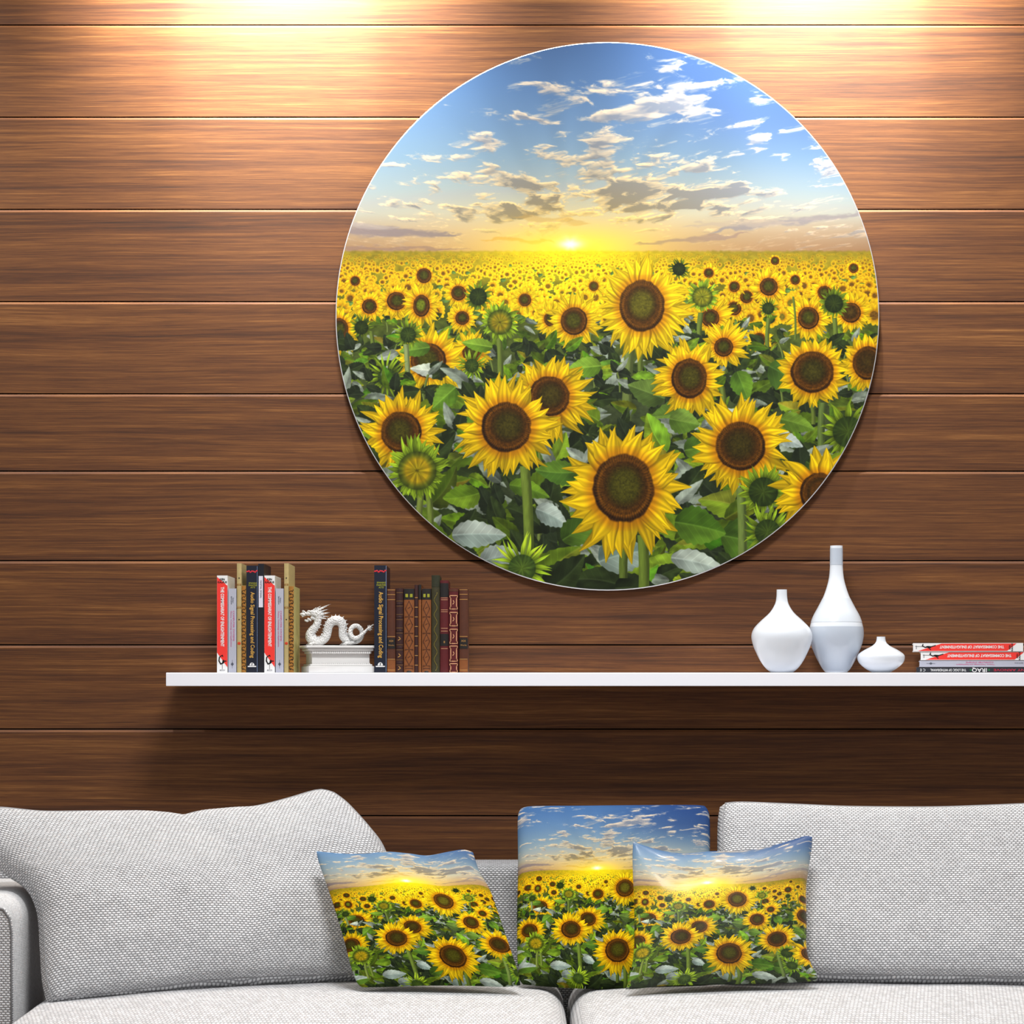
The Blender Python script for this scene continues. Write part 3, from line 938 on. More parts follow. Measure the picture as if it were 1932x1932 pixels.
def red_white_spine(t, w, hh, face_y, flip=False, length_axis='z'):
    """white spine with a slanted red field, title in white, figure in black. Drawn in (a, l): a across, l along from the foot."""
    ln = hh
    def P(a, l):
        return (a, l)
    hw = w / 2 * .985
    MB().prism([P(-hw, ln * .205), P(hw, ln * .055), P(hw, ln * .895), P(-hw, ln * .985)], face_y - .0003, face_y + .0002).build('red_panel', M_RED, t)
    # black figure near the foot: bent body, neck and foot strokes
    fg = MB()
    fg.strip([P(-hw * .55, ln * .155), P(-hw * .62, ln * .12), P(-hw * .3, ln * .088), P(hw * .15, ln * .098)], w * .11, face_y - .0006, face_y)
    fg.prism([P(-hw * .05, ln * .088), P(hw * .42, ln * .10), P(hw * .3, ln * .135), P(hw * .05, ln * .125)], face_y - .0006, face_y)
    fg.strip([P(-hw * .5, ln * .16), P(0, ln * .178), P(hw * .1, ln * .165)], w * .09, face_y - .0006, face_y)
    fg.strip([P(hw * .3, ln * .118), P(hw * .75, ln * .118)], w * .10, face_y - .0006, face_y)
    fg.strip([P(0, ln * .088), P(0, ln * .035)], w * .03, face_y - .0006, face_y)
    fg.build('figure', M_BLACK, t)
    text_part('publisher_mark', 'ecco', w * .26, M_DGREY, t, (0, face_y - .0003, ln * .026), 0)


def commissariat(x0, x1, top, label, group):
    t, w, hh = book_shell('paperback_book', label, x0, x1, top, M_WHITE, M_PAGE, group, depth=.128)
    red_white_spine(t, w, hh, 0)
    text_part('title', 'THE COMMISSARIAT OF ENLIGHTENMENT', w * .44, M_WHITE, t, (0, -.0005, hh * .575), DN, bold=w * .012, fit=hh * .615)
    text_part('author', 'KEN\nKALFUS', w * .27, M_BLACK, t, (0, -.0006, hh * .945), 0, bold=w * .008, xs=.95)
    return t


def systems_book(x0, x1, top, label, group):
    t, w, hh = book_shell('paperback_book', label, x0, x1, top, M_GREYC, M_PAGE, group, depth=.13)
    text_part('title', 'COMPUTER SYSTEMS', w * .27, M_PINK, t, (w * .16, -.0004, hh * .555), DN, fit=hh * .36)
    text_part('subtitle', 'Theory, Technology and Applications', w * .2, M_PINK, t, (-w * .14, -.0004, hh * .52), DN, fit=hh * .43)
    text_part('author', 'Herbert\nSp\u00e4rck Jones', w * .2, M_DGREY, t, (0, -.0004, hh * .86), DN)
    e = MB(); q = w * .2
    e.prism([(-q, hh * .1), (0, hh * .1 - q * 1.2), (q, hh * .1), (0, hh * .1 + q * 1.2)], -.0004, .0002)
    e.strip([(0, hh * .05), (0, hh * .15)], w * .03, -.0004, .0002)
    e.build('emblem', M_DGREY, t)
    return t


def cream_book(x0, x1, top, label, group):
    t, w, hh = book_shell('cloth_book', label, x0, x1, top, M_CREAM, M_BLEACH, group, depth=.14, rounded=.0015)
    for z in (.865, .485): MB().ellipsoid((0, -.0016, hh * z), (w * .16, .0006, w * .16), nu=10, nv=6).build('black_dot', M_BLACK, t)
    MB().ellipsoid((0, -.0016, hh * .267), (w * .36, .0007, w * .34), nu=12, nv=6).build('red_dot', M_REDD, t)
    m = MB()
    for z in (.59, .60, .80, .81): m.box(-w * .46, w * .46, -.0018, -.0004, hh * z - .0004, hh * z + .0004)
    m.build('ruling', M_OCHRE, t)
    return t


def curved_box(mb, x0, x1, z0, z1, w, r, out=.0006, n=8):
    """a patch that follows the rounded spine"""
    v = []; f = []
    for i in range(n + 1):
        x = x0 + (x1 - x0) * i / n; q = 2 * x / w; y = -r * (1 - q * q)
        v += [(x, y - out, z0), (x, y - out, z1), (x, y + .0004, z0), (x, y + .0004, z1)]
    for i in range(n):
        a = i * 4; b = a + 4
        f += [(a, b, b + 1, a + 1), (a + 2, a + 3, b + 3, b + 2), (a + 1, b + 1, b + 3, a + 3), (a, a + 2, b + 2, b)]
    f += [(0, 1, 3, 2), (n * 4, n * 4 + 2, n * 4 + 3, n * 4 + 1)]
    mb.add(v, f)
    return mb


def ochre_book(x0, x1, top, label, group):
    t, w, hh = book_shell('leather_book', label, x0, x1, top, mat('olive_boards', (168, 158, 100), .7, .2, noise=.15, nscale=90), M_PAGEY, group, depth=.135, rounded=.0015)
    curved_box(MB(), -w * .49, w * .49, .0004, hh - .0004, w, .0015, .0003).build('spine_panel', M_OCHRE, t)
    m = MB(); n = 26
    for i in range(n):
        z = hh * (.03 + .94 * i / n); q = w * .42; dz = hh * .012
        sgn = 1 if i % 2 else -1
        m.strip([(-q * sgn, z), (0, z + dz), (q * .5 * sgn, z + dz * .3), (q * sgn, z + dz * 2)], w * .13, -.002, -.0006)
        if i % 3 == 0: m.ellipsoid((sgn * w * .18, -.0016, z + dz), (w * .2, .0006, w * .16), nu=8, nv=5)
    m.build('tooling', M_DKLINE, t)
    return t


def audio_book(x0, x1, top, label, group):
    t, w, hh = book_shell('hardback_book', label, x0, x1, top, M_NAVY, M_BLKL, group, depth=.15)
    m = MB()
    for i in range(7):
        xx = -w * .42 + w * .84 * i / 6
        m.ellipsoid((xx, -.0003, hh * (.945 + .006 * math.sin(i * 2.3))), (w * .10, .0004, hh * .007), nu=8, nv=5)
    m.build('red_mark', mat('scarlet_ink', (196, 40, 52), .5, .3), t)
    text_part('author', 'SPANIAS\nPAINTER\nATTI', w * .2, M_OLIVE, t, (w * .08, -.0004, hh * .815), 0, bold=w * .004)
    text_part('title', 'Audio Signal Processing and Coding', w * .5, M_GOLDT, t, (w * .04, -.0004, hh * .445), DN, bold=w * .006, fit=hh * .615)
    e = MB()
    e.box(-w * .38, w * .38, -.0005, .0001, hh * .052, hh * .062)
    pts = [(w * .22 * math.cos(a), hh * .066 + w * .26 * math.sin(a)) for a in [math.pi * i / 10 for i in range(11)]]
    e.prism(pts, -.0005, .0001)
    e.build('publisher_mark', M_WHITE, t)
    MB().strip([(-w * .02, hh * .068), (w * .05, hh * .085), (-w * .04, hh * .082)], w * .05, -.0008, -.0004).build('letter_mark', M_NAVY, t)
    MB().box(w * .47, w * .5, -.0003, .0006, .001, hh - .001).build('hinge', mat('pale_blue_edge', (128, 148, 186), .4, .4), t)
    return t


def midnight_book(x0, x1, top, label, group):
    t, w, hh = book_shell('hardback_book', label, x0, x1, top, M_NIGHT, mat('grey_pages', (150, 152, 156), .6, .3, noise=.2, nscale=60), group, depth=.14)
    MB().box(-w * .40, w * .34, -.0005, .0002, at(0, 1146, BF).z - ZS, at(0, 1087, BF).z - ZS).build('title_label', M_LABELW, t)
    text_part('title', 'DIGITAL SIGNAL', w * .42, M_DGREY, t, (-w * .03, -.0008, at(0, 1112, BF).z - ZS), DN)
    return t


G1 = 'books at the left end of the shelf'
G2 = 'books right of the dragon'
commissariat(409.3, 429.4, 1086, 'red and white paperback at the left end of the shelf row', G1)
systems_book(430.6, 446, 1110.5, 'grey paperback with pink title next to the leftmost red and white book', G1)
cream_book(447, 455.6, 1063, 'tall cream book with a red dot, the one further from the dragon', G1)
ochre_book(455.9, 464.2, 1105, 'slim ochre patterned book between a tall cream book and the audio book', G1)
audio_book(464.8, 486, 1067.4, 'blue-black gold-lettered audio book in the middle of the left row', G1)
midnight_book(487, 498, 1063.7, 'midnight blue book with a white paper label on its spine', G1)
commissariat(498.6, 518.7, 1086, 'red and white paperback right of the midnight blue book', G1)
systems_book(520, 535.2, 1110.5, 'grey paperback with pink title, the one of the pair nearer the dragon', G1)
cream_book(536.2, 544.6, 1063, 'tall cream book with a red dot, the one nearer the dragon', G1)
ochre_book(545, 554.4, 1106, 'ochre patterned book at the right end of left row beside dragon', G1)


def leather(x0, x1, top, label, cover, pages=M_MAROON, rounded=.003, bands=(.14, .34, .54, .74, .9), depth=.13):
    t, w, hh = book_shell('leather_book', label, x0, x1, top, cover, pages, G2, depth=depth, rounded=rounded)
    return t, w, hh


def raised(t, w, hh, zs, material, wd=.0022, out=.0015, r=.003):
    for z in zs:
        pts = [(q * w / 2, -r * (1 - q * q) - out * .1, hh * z) for q in [-1 + 2 * i / 8 for i in range(9)]]
        MB().tube(pts, wd * .6, 8).build('raised_band', material, t, smooth=True)


def labelled_brown(x0, x1, top, label):
    t, w, hh = leather(x0, x1, top, label, M_BROWN)
    R = .003
    m = MB()
    for z in (.03, .16, .43, .87, .93, .985): curved_box(m, -w * .47, w * .47, hh * z - .0006, hh * z + .0006, w, R)
    m.build('gilt_line', M_GILT, t)
    lb = curved_box(MB(), -w * .49, w * .49, hh * .285, hh * .41, w, R, .0008).build('title_label', M_BLKL, t)
    text_part('volume_mark', 'XIX', w * .34, M_GILT, lb, (0, -R - .0009, hh * .375), 0)
    text_part('title', 'Works', w * .26, M_GILT, lb, (0, -R - .0009, hh * .325), 0)
    m = MB()
    curved_box(m, -w * .5, w * .5, 0.0005, hh * .15, w, R, .0004)
    m.build('tail_panel', M_TAN, t)
    return t


def diamonds(x0, x1, top, label, slim=False):
    t, w, hh = leather(x0, x1, top, label, M_TAN, M_BLKL, .0025)
    R = .0025
    hb = curved_box(MB(), -w * .5, w * .5, hh * .868, hh * .998, w, R, .0006).build('head_panel', M_BLKL, t)
    m = MB()
    for q in (-.22, .22):
        m.cbox(w * (q - .13), w * (q + .13), -R - .0012, -R, hh * .895, hh * .935, w * .03)
    m.build('gilt_motif', M_OLIVE, hb)
    m = MB()
    nd = 4
    for i in range(nd):
        za = hh * (.08 + .78 * i / nd); zb = hh * (.08 + .78 * (i + 1) / nd); zc = (za + zb) / 2
        m.strip([(0, za + .002), (w * .36, zc), (0, zb - .002), (-w * .36, zc)], w * .055, -R - .0006, -R + .0012, closed=True)
        m.strip([(-w * .4, za), (w * .4, za)], w * .05, -R - .0006, -R + .0016)
        m.strip([(-w * .1, zc), (w * .1, zc + .003)], w * .06, -R - .0006, -R + .0012)
    m.strip([(-w * .4, hh * .05), (w * .4, hh * .05)], w * .06, -R - .0006, -R + .0016)
    m.build('tooling', M_BROWN, t)
    MB().ellipsoid((0, -R, hh * .006), (w * .25, .001, w * .14), nu=12, nv=6).build('tail_motif', M_BLKL, t)
    return t


audio_book(706, 729, 1066.8, 'blue-black gold-lettered audio book right beside the dragon tail', G2)
labelled_brown(730.4, 746.2, 1111, 'brown leather book with black label directly right of the audio book')
t, w, hh = leather(747, 761, 1110.5, 'dark maroon leather book left of the tan diamond-tooled books', M_MAROON)
raised(t, w, hh, (.12, .3, .5, .66, .82), M_MAROON)
m = MB()
for z in (.09, .15, .27, .33, .47, .53, .63, .69, .79, .85, .95): curved_box(m, -w * .44, w * .44, hh * z - .0005, hh * z + .0004, w, .003)
m.build('gilt_line', mat('dull_gilt', (128, 92, 48), .5, .4, .2), t)
m = MB()
for z in (.2, .4, .05): m.strip([(-w * .2, hh * z - .003), (w * .15, hh * z), (-w * .1, hh * z + .004)], w * .1, -.0036, -.0015)
m.build('gilt_motif', M_GILT, t)
diamonds(762, 781.6, 1110.5, 'wider tan leather book with diamond tooling and black head panel')
t, w, hh = leather(782, 789, 1103.5, 'slim dark maroon book between the two tan diamond-tooled books', M_MAROON, rounded=.0015)
m = MB()
for i in range(8): curved_box(m, -w * .4, w * .4, hh * (.08 + .11 * i), hh * (.08 + .11 * i) + .0015, w, .0015)
m.build('gilt_line', M_GILT, t)
t, w, hh = leather(789.6, 795, 1103, 'slimmest tan book with a dark top left of second diamond-tooled book', M_TAN, rounded=.001)
curved_box(MB(), -w * .5, w * .5, hh * .83, hh * .999, w, .001).build('head_panel', M_BLKL, t)
diamonds(796, 813.4, 1110.5, 'narrower tan leather book with diamond tooling left of olive book')
t, w, hh = leather(814.2, 829.8, 1085.4, 'tall olive-brown leather book, the tallest right of the diamond-tooled pair', M_OLVL, M_MAROON, rounded=.003)
m = MB()
zz = [(w * .18 * math.sin(i * .55), hh * (.02 + .8 * i / 60)) for i in range(61)]
m.strip(zz, w * .09, -.0042, -.002)
m.build('vine_tooling', mat('olive_gilt', (128, 116, 56), .5, .4, .2), t)
curved_box(MB(), -w * .5, w * .5, hh * .88, hh * .995, w, .003, .0005).build('head_panel', mat('dark_olive', (40, 42, 26), .6, .3, noise=.3, nscale=200), t)
t, w, hh = leather(830.4, 846.4, 1095.3, 'dark crimson leather book with black panels right of the olive book', M_CRIM, M_MAROON)
curved_box(MB(), -w * .5, w * .5, hh * .82, hh * .97, w, .003).build('head_label', M_BLKL, t)
pl = curved_box(MB(), -w * .5, w * .5, hh * .29, hh * .42, w, .003).build('title_label', M_BLKL, t)
text_part('volume_mark', 'II', w * .34, M_GILT, pl, (0, -.0038, hh * .33), 0, bold=w * .01)
m = MB()
for z in (.45, .48, .66, .68, .79, .81, .26): curved_box(m, -w * .4, w * .4, hh * z - .0004, hh * z + .0004, w, .003)
m.build('gilt_line', M_PEACH, t)
t, w, hh = leather(847, 864.8, 1110.5, 'crimson leather book with pale cartouches along the spine', M_CRIM, M_MAROON)
curved_box(MB(), -w * .5, w * .5, hh * .965, hh * .995, w, .003).build('head_panel', M_BROWN, t)
for (za, zb) in ((.755, .915), (.555, .715), (.345, .515), (.135, .315), (-.02, .105)):
    m = MB(); za = max(.005, za); q = w * .40; c = w * .16; z0 = hh * za; z1 = hh * zb
    m.strip([(-q, z0), (-q + c, z0), (q - c, z0), (q, z0), (q, z0 + c), (q - c * .6, z0 + c * 1.6), (q - c * .6, z1 - c * 1.6), (q, z1 - c), (q, z1), (-q, z1), (-q, z1 - c), (-q + c * .6, z1 - c * 1.6), (-q + c * .6, z0 + c * 1.6), (-q, z0 + c)],
            w * .075, -.0036, -.0005, closed=True)
    if zb > .2: m.strip([(-w * .08, (z0 + z1) / 2 - .004), (w * .06, (z0 + z1) / 2), (-w * .04, (z0 + z1) / 2 + .004)], w * .07, -.0038, -.002)
    m.build('cartouche', M_PEACH, t)
labelled_brown(866.4, 882.8, 1110.5, 'brown leather book with black label at the right end of row')

# ---------------------------------------------------------------- the lying stack
BS = -.165


def lying(x0, x1, ytop, ybot, cover, label, name, depth=.12):
    a = at(x0, ybot, BS); b = at(x1, ytop, BS)
    t = thing(name, label, 'book', ((a.x + b.x) / 2, BS, a.z), math.radians(-9.5), 'books lying in a stack')
    L_, th = b.x - a.x, b.z - a.z - .0003
    m = MB(); q = min(.002, th * .16)
    m.box(-L_ / 2, L_ / 2, 0, depth, 0, q); m.box(-L_ / 2, L_ / 2, 0, depth, th - q, th); m.box(-L_ / 2, L_ / 2, 0, q, q, th - q)
    m.build('cover', cover, t)
    MB().box(-L_ / 2 + .002, L_ / 2 - .002, q, depth - .002, q, th - q).build('pages', M_PAGE, t)
    return t, L_, th


yb = ROW + (ZE - ZS) / (S * (D + BS) / D)          # row of the shelf top at this depth
PI = math.pi
t, L_, th = lying(1731, 1965, 1258.6, yb - .1, mat('charcoal_cover', (34, 36, 44), .4, .4), 'thin charcoal book at the bottom of the lying stack', 'paperback_book')
text_part('subtitle', 'THE LOGIC OF WITHDRAWAL', th * .66, M_WHITE, t, (-L_ * .247, -.0004, th * .5), PI, bold=.00008, fit=L_ * .285)
text_part('title', 'IRAQ', th * 1.05, M_WHITE, t, (L_ * .0, -.0004, th * .5), PI, bold=.0001, xs=1.15)
text_part('author', 'ANTHONY ARNOVE', th * .6, mat('dark_red_ink', (176, 34, 60), .5, .3), t, (L_ * .315, -.0004, th * .5), PI, bold=.0001, xs=1.7)
for xx in (-.07, .075):
    m = MB()
    m.strip([(L_ * xx - .002, th * .5), (L_ * xx + .002, th * .5)], .0014, -.0004, .0002); m.strip([(L_ * xx, th * .5 - .002), (L_ * xx, th * .5 + .002)], .0014, -.0004, .0002)
    m.build('star', M_GREEN, t)
text_part('publisher_mark', 'C E', th * .7, M_WHITE, t, (-L_ * .45, -.0004, th * .5), PI)
t, L_, th = lying(1736.6, 1960, 1246.2, 1258.2, M_GREYC, 'grey paperback with pink lettering second from the bottom of stack', 'paperback_book')
text_part('title', 'COMPUTER SYSTEMS', th * .3, M_PINK, t, (-L_ * .0, -.0004, th * .74), PI, xs=1.55)
text_part('subtitle', 'Theory, Technology and Applications', th * .25, M_PINK, t, (-L_ * .035, -.0004, th * .38), PI, xs=1.6)
text_part('author', 'Herbert  Sp\u00e4rck Jones', th * .22, M_DGREY, t, (L_ * .35, -.0004, th * .6), PI, xs=1.2)
m = MB(); m.prism([(-L_ * .42, th * .55), (-L_ * .405, th * .35), (-L_ * .39, th * .55), (-L_ * .405, th * .75)], -.0004, .0002); m.strip([(-L_ * .44, th * .55), (-L_ * .37, th * .55)], th * .05, -.0004, .0002)
m.build('emblem', M_DGREY, t)


def lying_commissariat(x0, x1, y0, y1, label):
    t, L_, th = lying(x0, x1, y0, y1, M_WHITE, label, 'paperback_book')
    X = lambda l: -L_ / 2 + l * L_
    MB().prism([(X(.045), th * .06), (X(.855), th * .06), (X(.94), th * .94), (X(.26), th * .94)], -.0003, .0002).build('red_panel', M_RED, t)
    text_part('title', 'THE COMMISSARIAT OF ENLIGHTENMENT', th * .46, M_WHITE, t, (X(.535), -.0005, th * .55), PI, bold=th * .012, fit=L_ * .585)
    g = MB()
    g.strip([(X(.09), th * .86), (X(.085), th * .66), (X(.11), th * .5), (X(.15), th * .56)], th * .12, -.0006, 0)
    g.prism([(X(.10), th * .5), (X(.16), th * .4), (X(.17), th * .62), (X(.13), th * .66)], -.0006, 0)
    g.strip([(X(.15), th * .5), (X(.205), th * .72)], th * .11, -.0006, 0); g.strip([(X(.14), th * .45), (X(.16), th * .22)], th * .1, -.0006, 0)
    g.strip([(X(.02), th * .6), (X(.1), th * .6)], th * .03, -.0006, 0)
    g.build('figure', M_BLACK, t)
    text_part('author', 'KEN\nKALFUS', th * .27, M_BLACK, t, (X(.89), -.0006, th * .5), PI / 2, bold=th * .006)
    text_part('publisher_mark', 'ecco', th * .22, M_DGREY, t, (X(.028), -.0004, th * .5), PI / 2)
    return t


lying_commissariat(1738.8, 1942, 1229.4, 1245.6, 'red and white paperback third up, under the top book of stack')
lying_commissariat(1724.4, 1928, 1213.0, 1229.0, 'red and white paperback lying on top of the stack')

# ================================================================ vases
def lathe(name, prof, material, parent, seg=64, mats=None, zmat=None):
    """prof: list of (r, z) from the foot to the lip"""
    v = []; f = []; fm = []
    for r, z in prof:
        v += [(r * math.cos(2 * math.pi * i / seg), r * math.sin(2 * math.pi * i / seg), z) for i in range(seg)]
    for k in range(len(prof) - 1):
        for i in range(seg):
            j = (i + 1) % seg
            f.append((k * seg + i, k * seg + j, (k + 1) * seg + j, (k + 1) * seg + i))
    f.append(tuple(range(seg - 1, -1, -1)))
    n0 = len(f)
    o = mesh_obj(name, v, f, material, parent, smooth=True)
    autosmooth(o, 50)
    return o


def smooth_profile(pts, n=60):
    """Catmull-Rom through (half width, row) pairs"""
    out = []
    P_ = [pts[0]] + list(pts) + [pts[-1]]
    for i in range(1, len(P_) - 2):
        p0, p1, p2, p3 = P_[i - 1], P_[i], P_[i + 1], P_[i + 2]
        for k in range(6):
            t = k / 6
            out.append(tuple(.5 * ((2 * p1[j]) + (-p0[j] + p2[j]) * t + (2 * p0[j] - 5 * p1[j] + 4 * p2[j] - p3[j]) * t * t + (-p0[j] + 3 * p1[j] - 3 * p2[j] + p3[j]) * t ** 3) for j in (0, 1)))
    out.append(pts[-1])
    return out


M_PORC = mat('white_porcelain', (212, 218, 226), .22, .5, noise=.015, nscale=12, coat=.25)
M_PORG = mat('grey_shade_glaze', (176, 185, 198), .22, .5, noise=.015, nscale=12, coat=.25)
M_PORL = mat('pale_shade_glaze', (198, 205, 214), .22, .5, noise=.015, nscale=12, coat=.25)


def vase(px, Y, prof, label, name='vase', bands=(), ring=None):
    k = S * (D + Y) / D
    base = at(px, 1269, Y)
    t = thing(name, label, 'vase', (base.x, Y, ZS + .0002), 0, 'white vases on the shelf')
    rowb = prof[0][1]
    pr = smooth_profile(prof)
    pts = [(a / 3.5 * k, (rowb - b) / 3.5 * k) for a, b in pr]
    lip = pts[-1]
    inner = [(lip[0] - .0015, lip[1] - .0004), (lip[0] - .0022, lip[1] - .03)]
    lathe('body', [(pts[0][0] * .85, 0)] + pts + inner, M_PORC, t)
    for (ra, rb, mt, nm) in bands:
        sub = [(a + .0005, b) for a, b in pts if (rowb - rb) / 3.5 * k - 1e-6 <= b <= (rowb - ra) / 3.5 * k + 1e-6]
        if len(sub) > 1:
            lathe(nm, [(sub[0][0] - .0006, sub[0][1])] + sub + [(sub[-1][0] - .0006, sub[-1][1])], mt, t)
    return t


vase(1475, -.125, [(72, 936), (108, 905), (142, 858), (168, 806), (190, 752), (200, 695), (184, 645), (140, 596), (80, 540), (46, 485), (36, 440), (34, 388)],
     'squat round-bellied white vase with a short neck, leftmost of three')
vase(1578, -.073, [(70, 933), (92, 904), (120, 856), (146, 800), (168, 740), (178, 680), (172, 620), (152, 560), (120, 500), (86, 432), (62, 362), (48, 300), (42, 222), (41, 160), (41, 95)],
     'tall white bottle vase with a long slim neck behind the other two',
     bands=((110, 222, M_PORG, 'neck_band'), (436, 608, M_PORL, 'shoulder_band'), (622, 925, M_PORG, 'lower_shade')))  # grey shading and reflection put into the colour of these bands
vase(1662.2, -.12, [(58, 936), (104, 908), (142, 874), (155, 842), (148, 815), (112, 788), (60, 760), (36, 738), (29, 715), (28, 699)],
     'small flattened white vase with a tiny neck beside the book stack')

# ================================================================ plinth and dragon
PYY = -.115
KP = S * (D + PYY) / D
pc = at(637, 1269, PYY)
M_PLAST = mat('white_plaster', (214, 213, 212), .6, .3, noise=.03, nscale=60)
pt = thing('plinth', 'white moulded plaster plinth under the dragon figurine', 'plinth', (pc.x, PYY, ZS + .0002), math.radians(13))
ZP = lambda Yc: (1790 - Yc) / 12.075 * KP
hx = lambda a: a / 12.075 * KP
DP = .048
def slab(nm, y0, y1, half, extra=0.0, bev=.0012):
    o = MB().box(-hx(half), hx(half), -DP - extra, DP + extra, ZP(y1), ZP(y0)).build(nm, M_PLAST, pt)
    bevel(o, bev, 2); return o
slab('base_slab', 1645, 1790, 745, .014); slab('base_step', 1600, 1645, 705, .009)
slab('body', 1360, 1600, 655, .0, .0006)
slab('neck_moulding', 1300, 1362, 690, .005); slab('cornice', 1236, 1300, 735, .011, .002); slab('top_slab', 1180, 1234, 800, .016)
dm = MB().box(-.0018, .0018, -.0022, .0022, -hx(28), hx(28))
den = None
for (Yc, half, ex) in ((1332, 660, .0058), (1606, 660, .0045)):
    nn = 30
    for i in range(nn):
        x = -hx(half) + 2 * hx(half) * (i + .5) / nn
        if den is None:
            den = dm.build('dentil', M_PLAST, pt); o = den
        else:
            o = den.copy(); link(o, pt)
        o.location = (x, -DP - ex, ZP(Yc))

DRY = PYY
KD = S * (D + DRY) / D
dx0 = 637
def dp(X, Y, y=0.0):
    """dragon points: crop units -> local metres (origin on the plinth top)"""
    return Vector(((555 + X / 12.075 - dx0) * KD, y, (1182 - Y) / 12.075 * KD))
u_ = KD / 12.075


def catmull(pts, n=6):
    P_ = [pts[0]] + list(pts) + [pts[-1]]
    out = []
    for i in range(1, len(P_) - 2):
        p0, p1, p2, p3 = [np.array(q, float) for q in P_[i - 1:i + 3]]
        for k in range(n):
            t = k / n
            out.append(.5 * (2 * p1 + (-p0 + p2) * t + (2 * p0 - 5 * p1 + 4 * p2 - p3) * t * t + (-p0 + 3 * p1 - 3 * p2 + p3) * t ** 3))
    out.append(np.array(pts[-1], float))
    return out


# X, Y, depth y (units), radius (units)
path = [(560, 520, 0, 78), (540, 640, 0, 82), (500, 740, 0, 84), (420, 830, 0, 92), (365, 930, 0, 100), (385, 1030, 0, 104), (500, 1085, 0, 100), (640, 1070, 0, 96), (730, 980, 0, 98),
        (765, 860, 0, 98), (790, 740, 0, 100), (860, 640, 0, 104), (960, 610, 0, 108), (1060, 640, 0, 106), (1110, 740, 0, 96), (1108, 860, 0, 92), (1120, 970, 0, 92), (1190, 1050, 10, 86), (1310, 1085, 30, 76),
        (1440, 1070, 50, 66), (1530, 980, 50, 58), (1540, 850, 30, 54), (1460, 745, 0, 52), (1360, 745, -30, 54), (1295, 830, -60, 54), (1305, 940, -80, 54), (1380, 1010, -95, 50), (1480, 990, -90, 46),
        (1580, 910, -70, 38), (1680, 810, -50, 28), (1770, 735, -40, 18), (1815, 700, -30, 8)]
cp = catmull(path, 6)
mb = MB()
mb.tube([dp(q[0], q[1], q[2] * u_) for q in cp], [max(.0004, q[3] * u_) for q in cp], 16)
# head: skull, brow, snout, jaw
def el(X, Y, rx, rz, ry, ang=0.0, y=0.0):
    mb.ellipsoid(dp(X, Y, y * u_), (rx * u_, ry * u_, rz * u_), Matrix.Rotation(math.radians(ang), 3, 'Y'), 18, 12)
el(560, 470, 120, 92, 80, -10); el(450, 450, 110, 62, 62, -4); el(330, 460, 120, 46, 52, 2); el(215, 480, 62, 44, 50); el(180, 470, 46, 34, 46)
el(215, 405, 34, 26, 22, 20); el(360, 410, 60, 30, 50, 18); el(420, 400, 50, 28, 60)
for y in (-46, 46): el(400, 415, 34, 26, 20, 0, y)
el(200, 520, 20, 22, 40)
for (X, Y, rx, rz, ry, a) in ((430, 560, 60, 36, 48, 30), (350, 590, 60, 28, 40, 34), (290, 620, 48, 28, 36, 14), (258, 606, 24, 20, 28, -20)): el(X, Y, rx, rz, ry, a)
# mane, horns, whiskers
for (a, b, r, y) in (((480, 400), (850, 232), 26, 16), ((520, 420), (820, 262), 20, -40), ((470, 380), (650, 262), 20, 30), ((440, 385), (540, 300), 18, -20), ((540, 400), (700, 282), 20, -10), ((560, 430), (800, 360), 26, -36),
                     ((580, 470), (836, 430), 26, 38), ((590, 500), (830, 440), 22, -46), ((590, 540), (835, 520), 24, 30), ((580, 560), (780, 590), 26, -36), ((560, 590), (760, 560), 24, 46), ((540, 600), (640, 640), 26, -50),
                     ((520, 470), (720, 380), 24, 56), ((540, 520), (740, 500), 26, 60), ((500, 360), (600, 290), 16, 0), ((560, 380), (760, 300), 18, -24), ((250, 420), (196, 378), 18, 14), ((250, 420), (196, 380), 18, -16)):
    mb.cone(dp(a[0], a[1], y * u_), dp(b[0], b[1], y * 1.5 * u_), r * u_, 8, bend=(0, 0, 10 * u_))
# dorsal fins
L_ = len(cp)
for i in range(8, L_ - 16, 3):
    q = cp[i]; q2 = cp[i + 1]
    tx, ty = q2[0] - q[0], q2[1] - q[1]; ln = math.hypot(tx, ty) or 1
    nx, ny = ty / ln, -tx / ln             # outer side of the back
    if i < 6 * 19:
        r = q[3]; a = (q[0] + nx * r * .7, q[1] + ny * r * .7); b = (q[0] + nx * (r + 42) - tx / ln * -16, q[1] + ny * (r + 42))
        mb.cone(dp(a[0], a[1], q[2] * u_), dp(b[0], b[1], q[2] * u_), 26 * u_, 6)
# tail tuft
for (b, y) in (((1690, 700), -20), ((1740, 690), -40), ((1820, 830), -30), ((1760, 860), -50), ((1850, 690), -30), ((1840, 760), -40)):
    mb.cone(dp(1690, 810, -50 * u_), dp(b[0], b[1], y * u_), 22 * u_, 6, bend=(0, 0, 3 * u_))
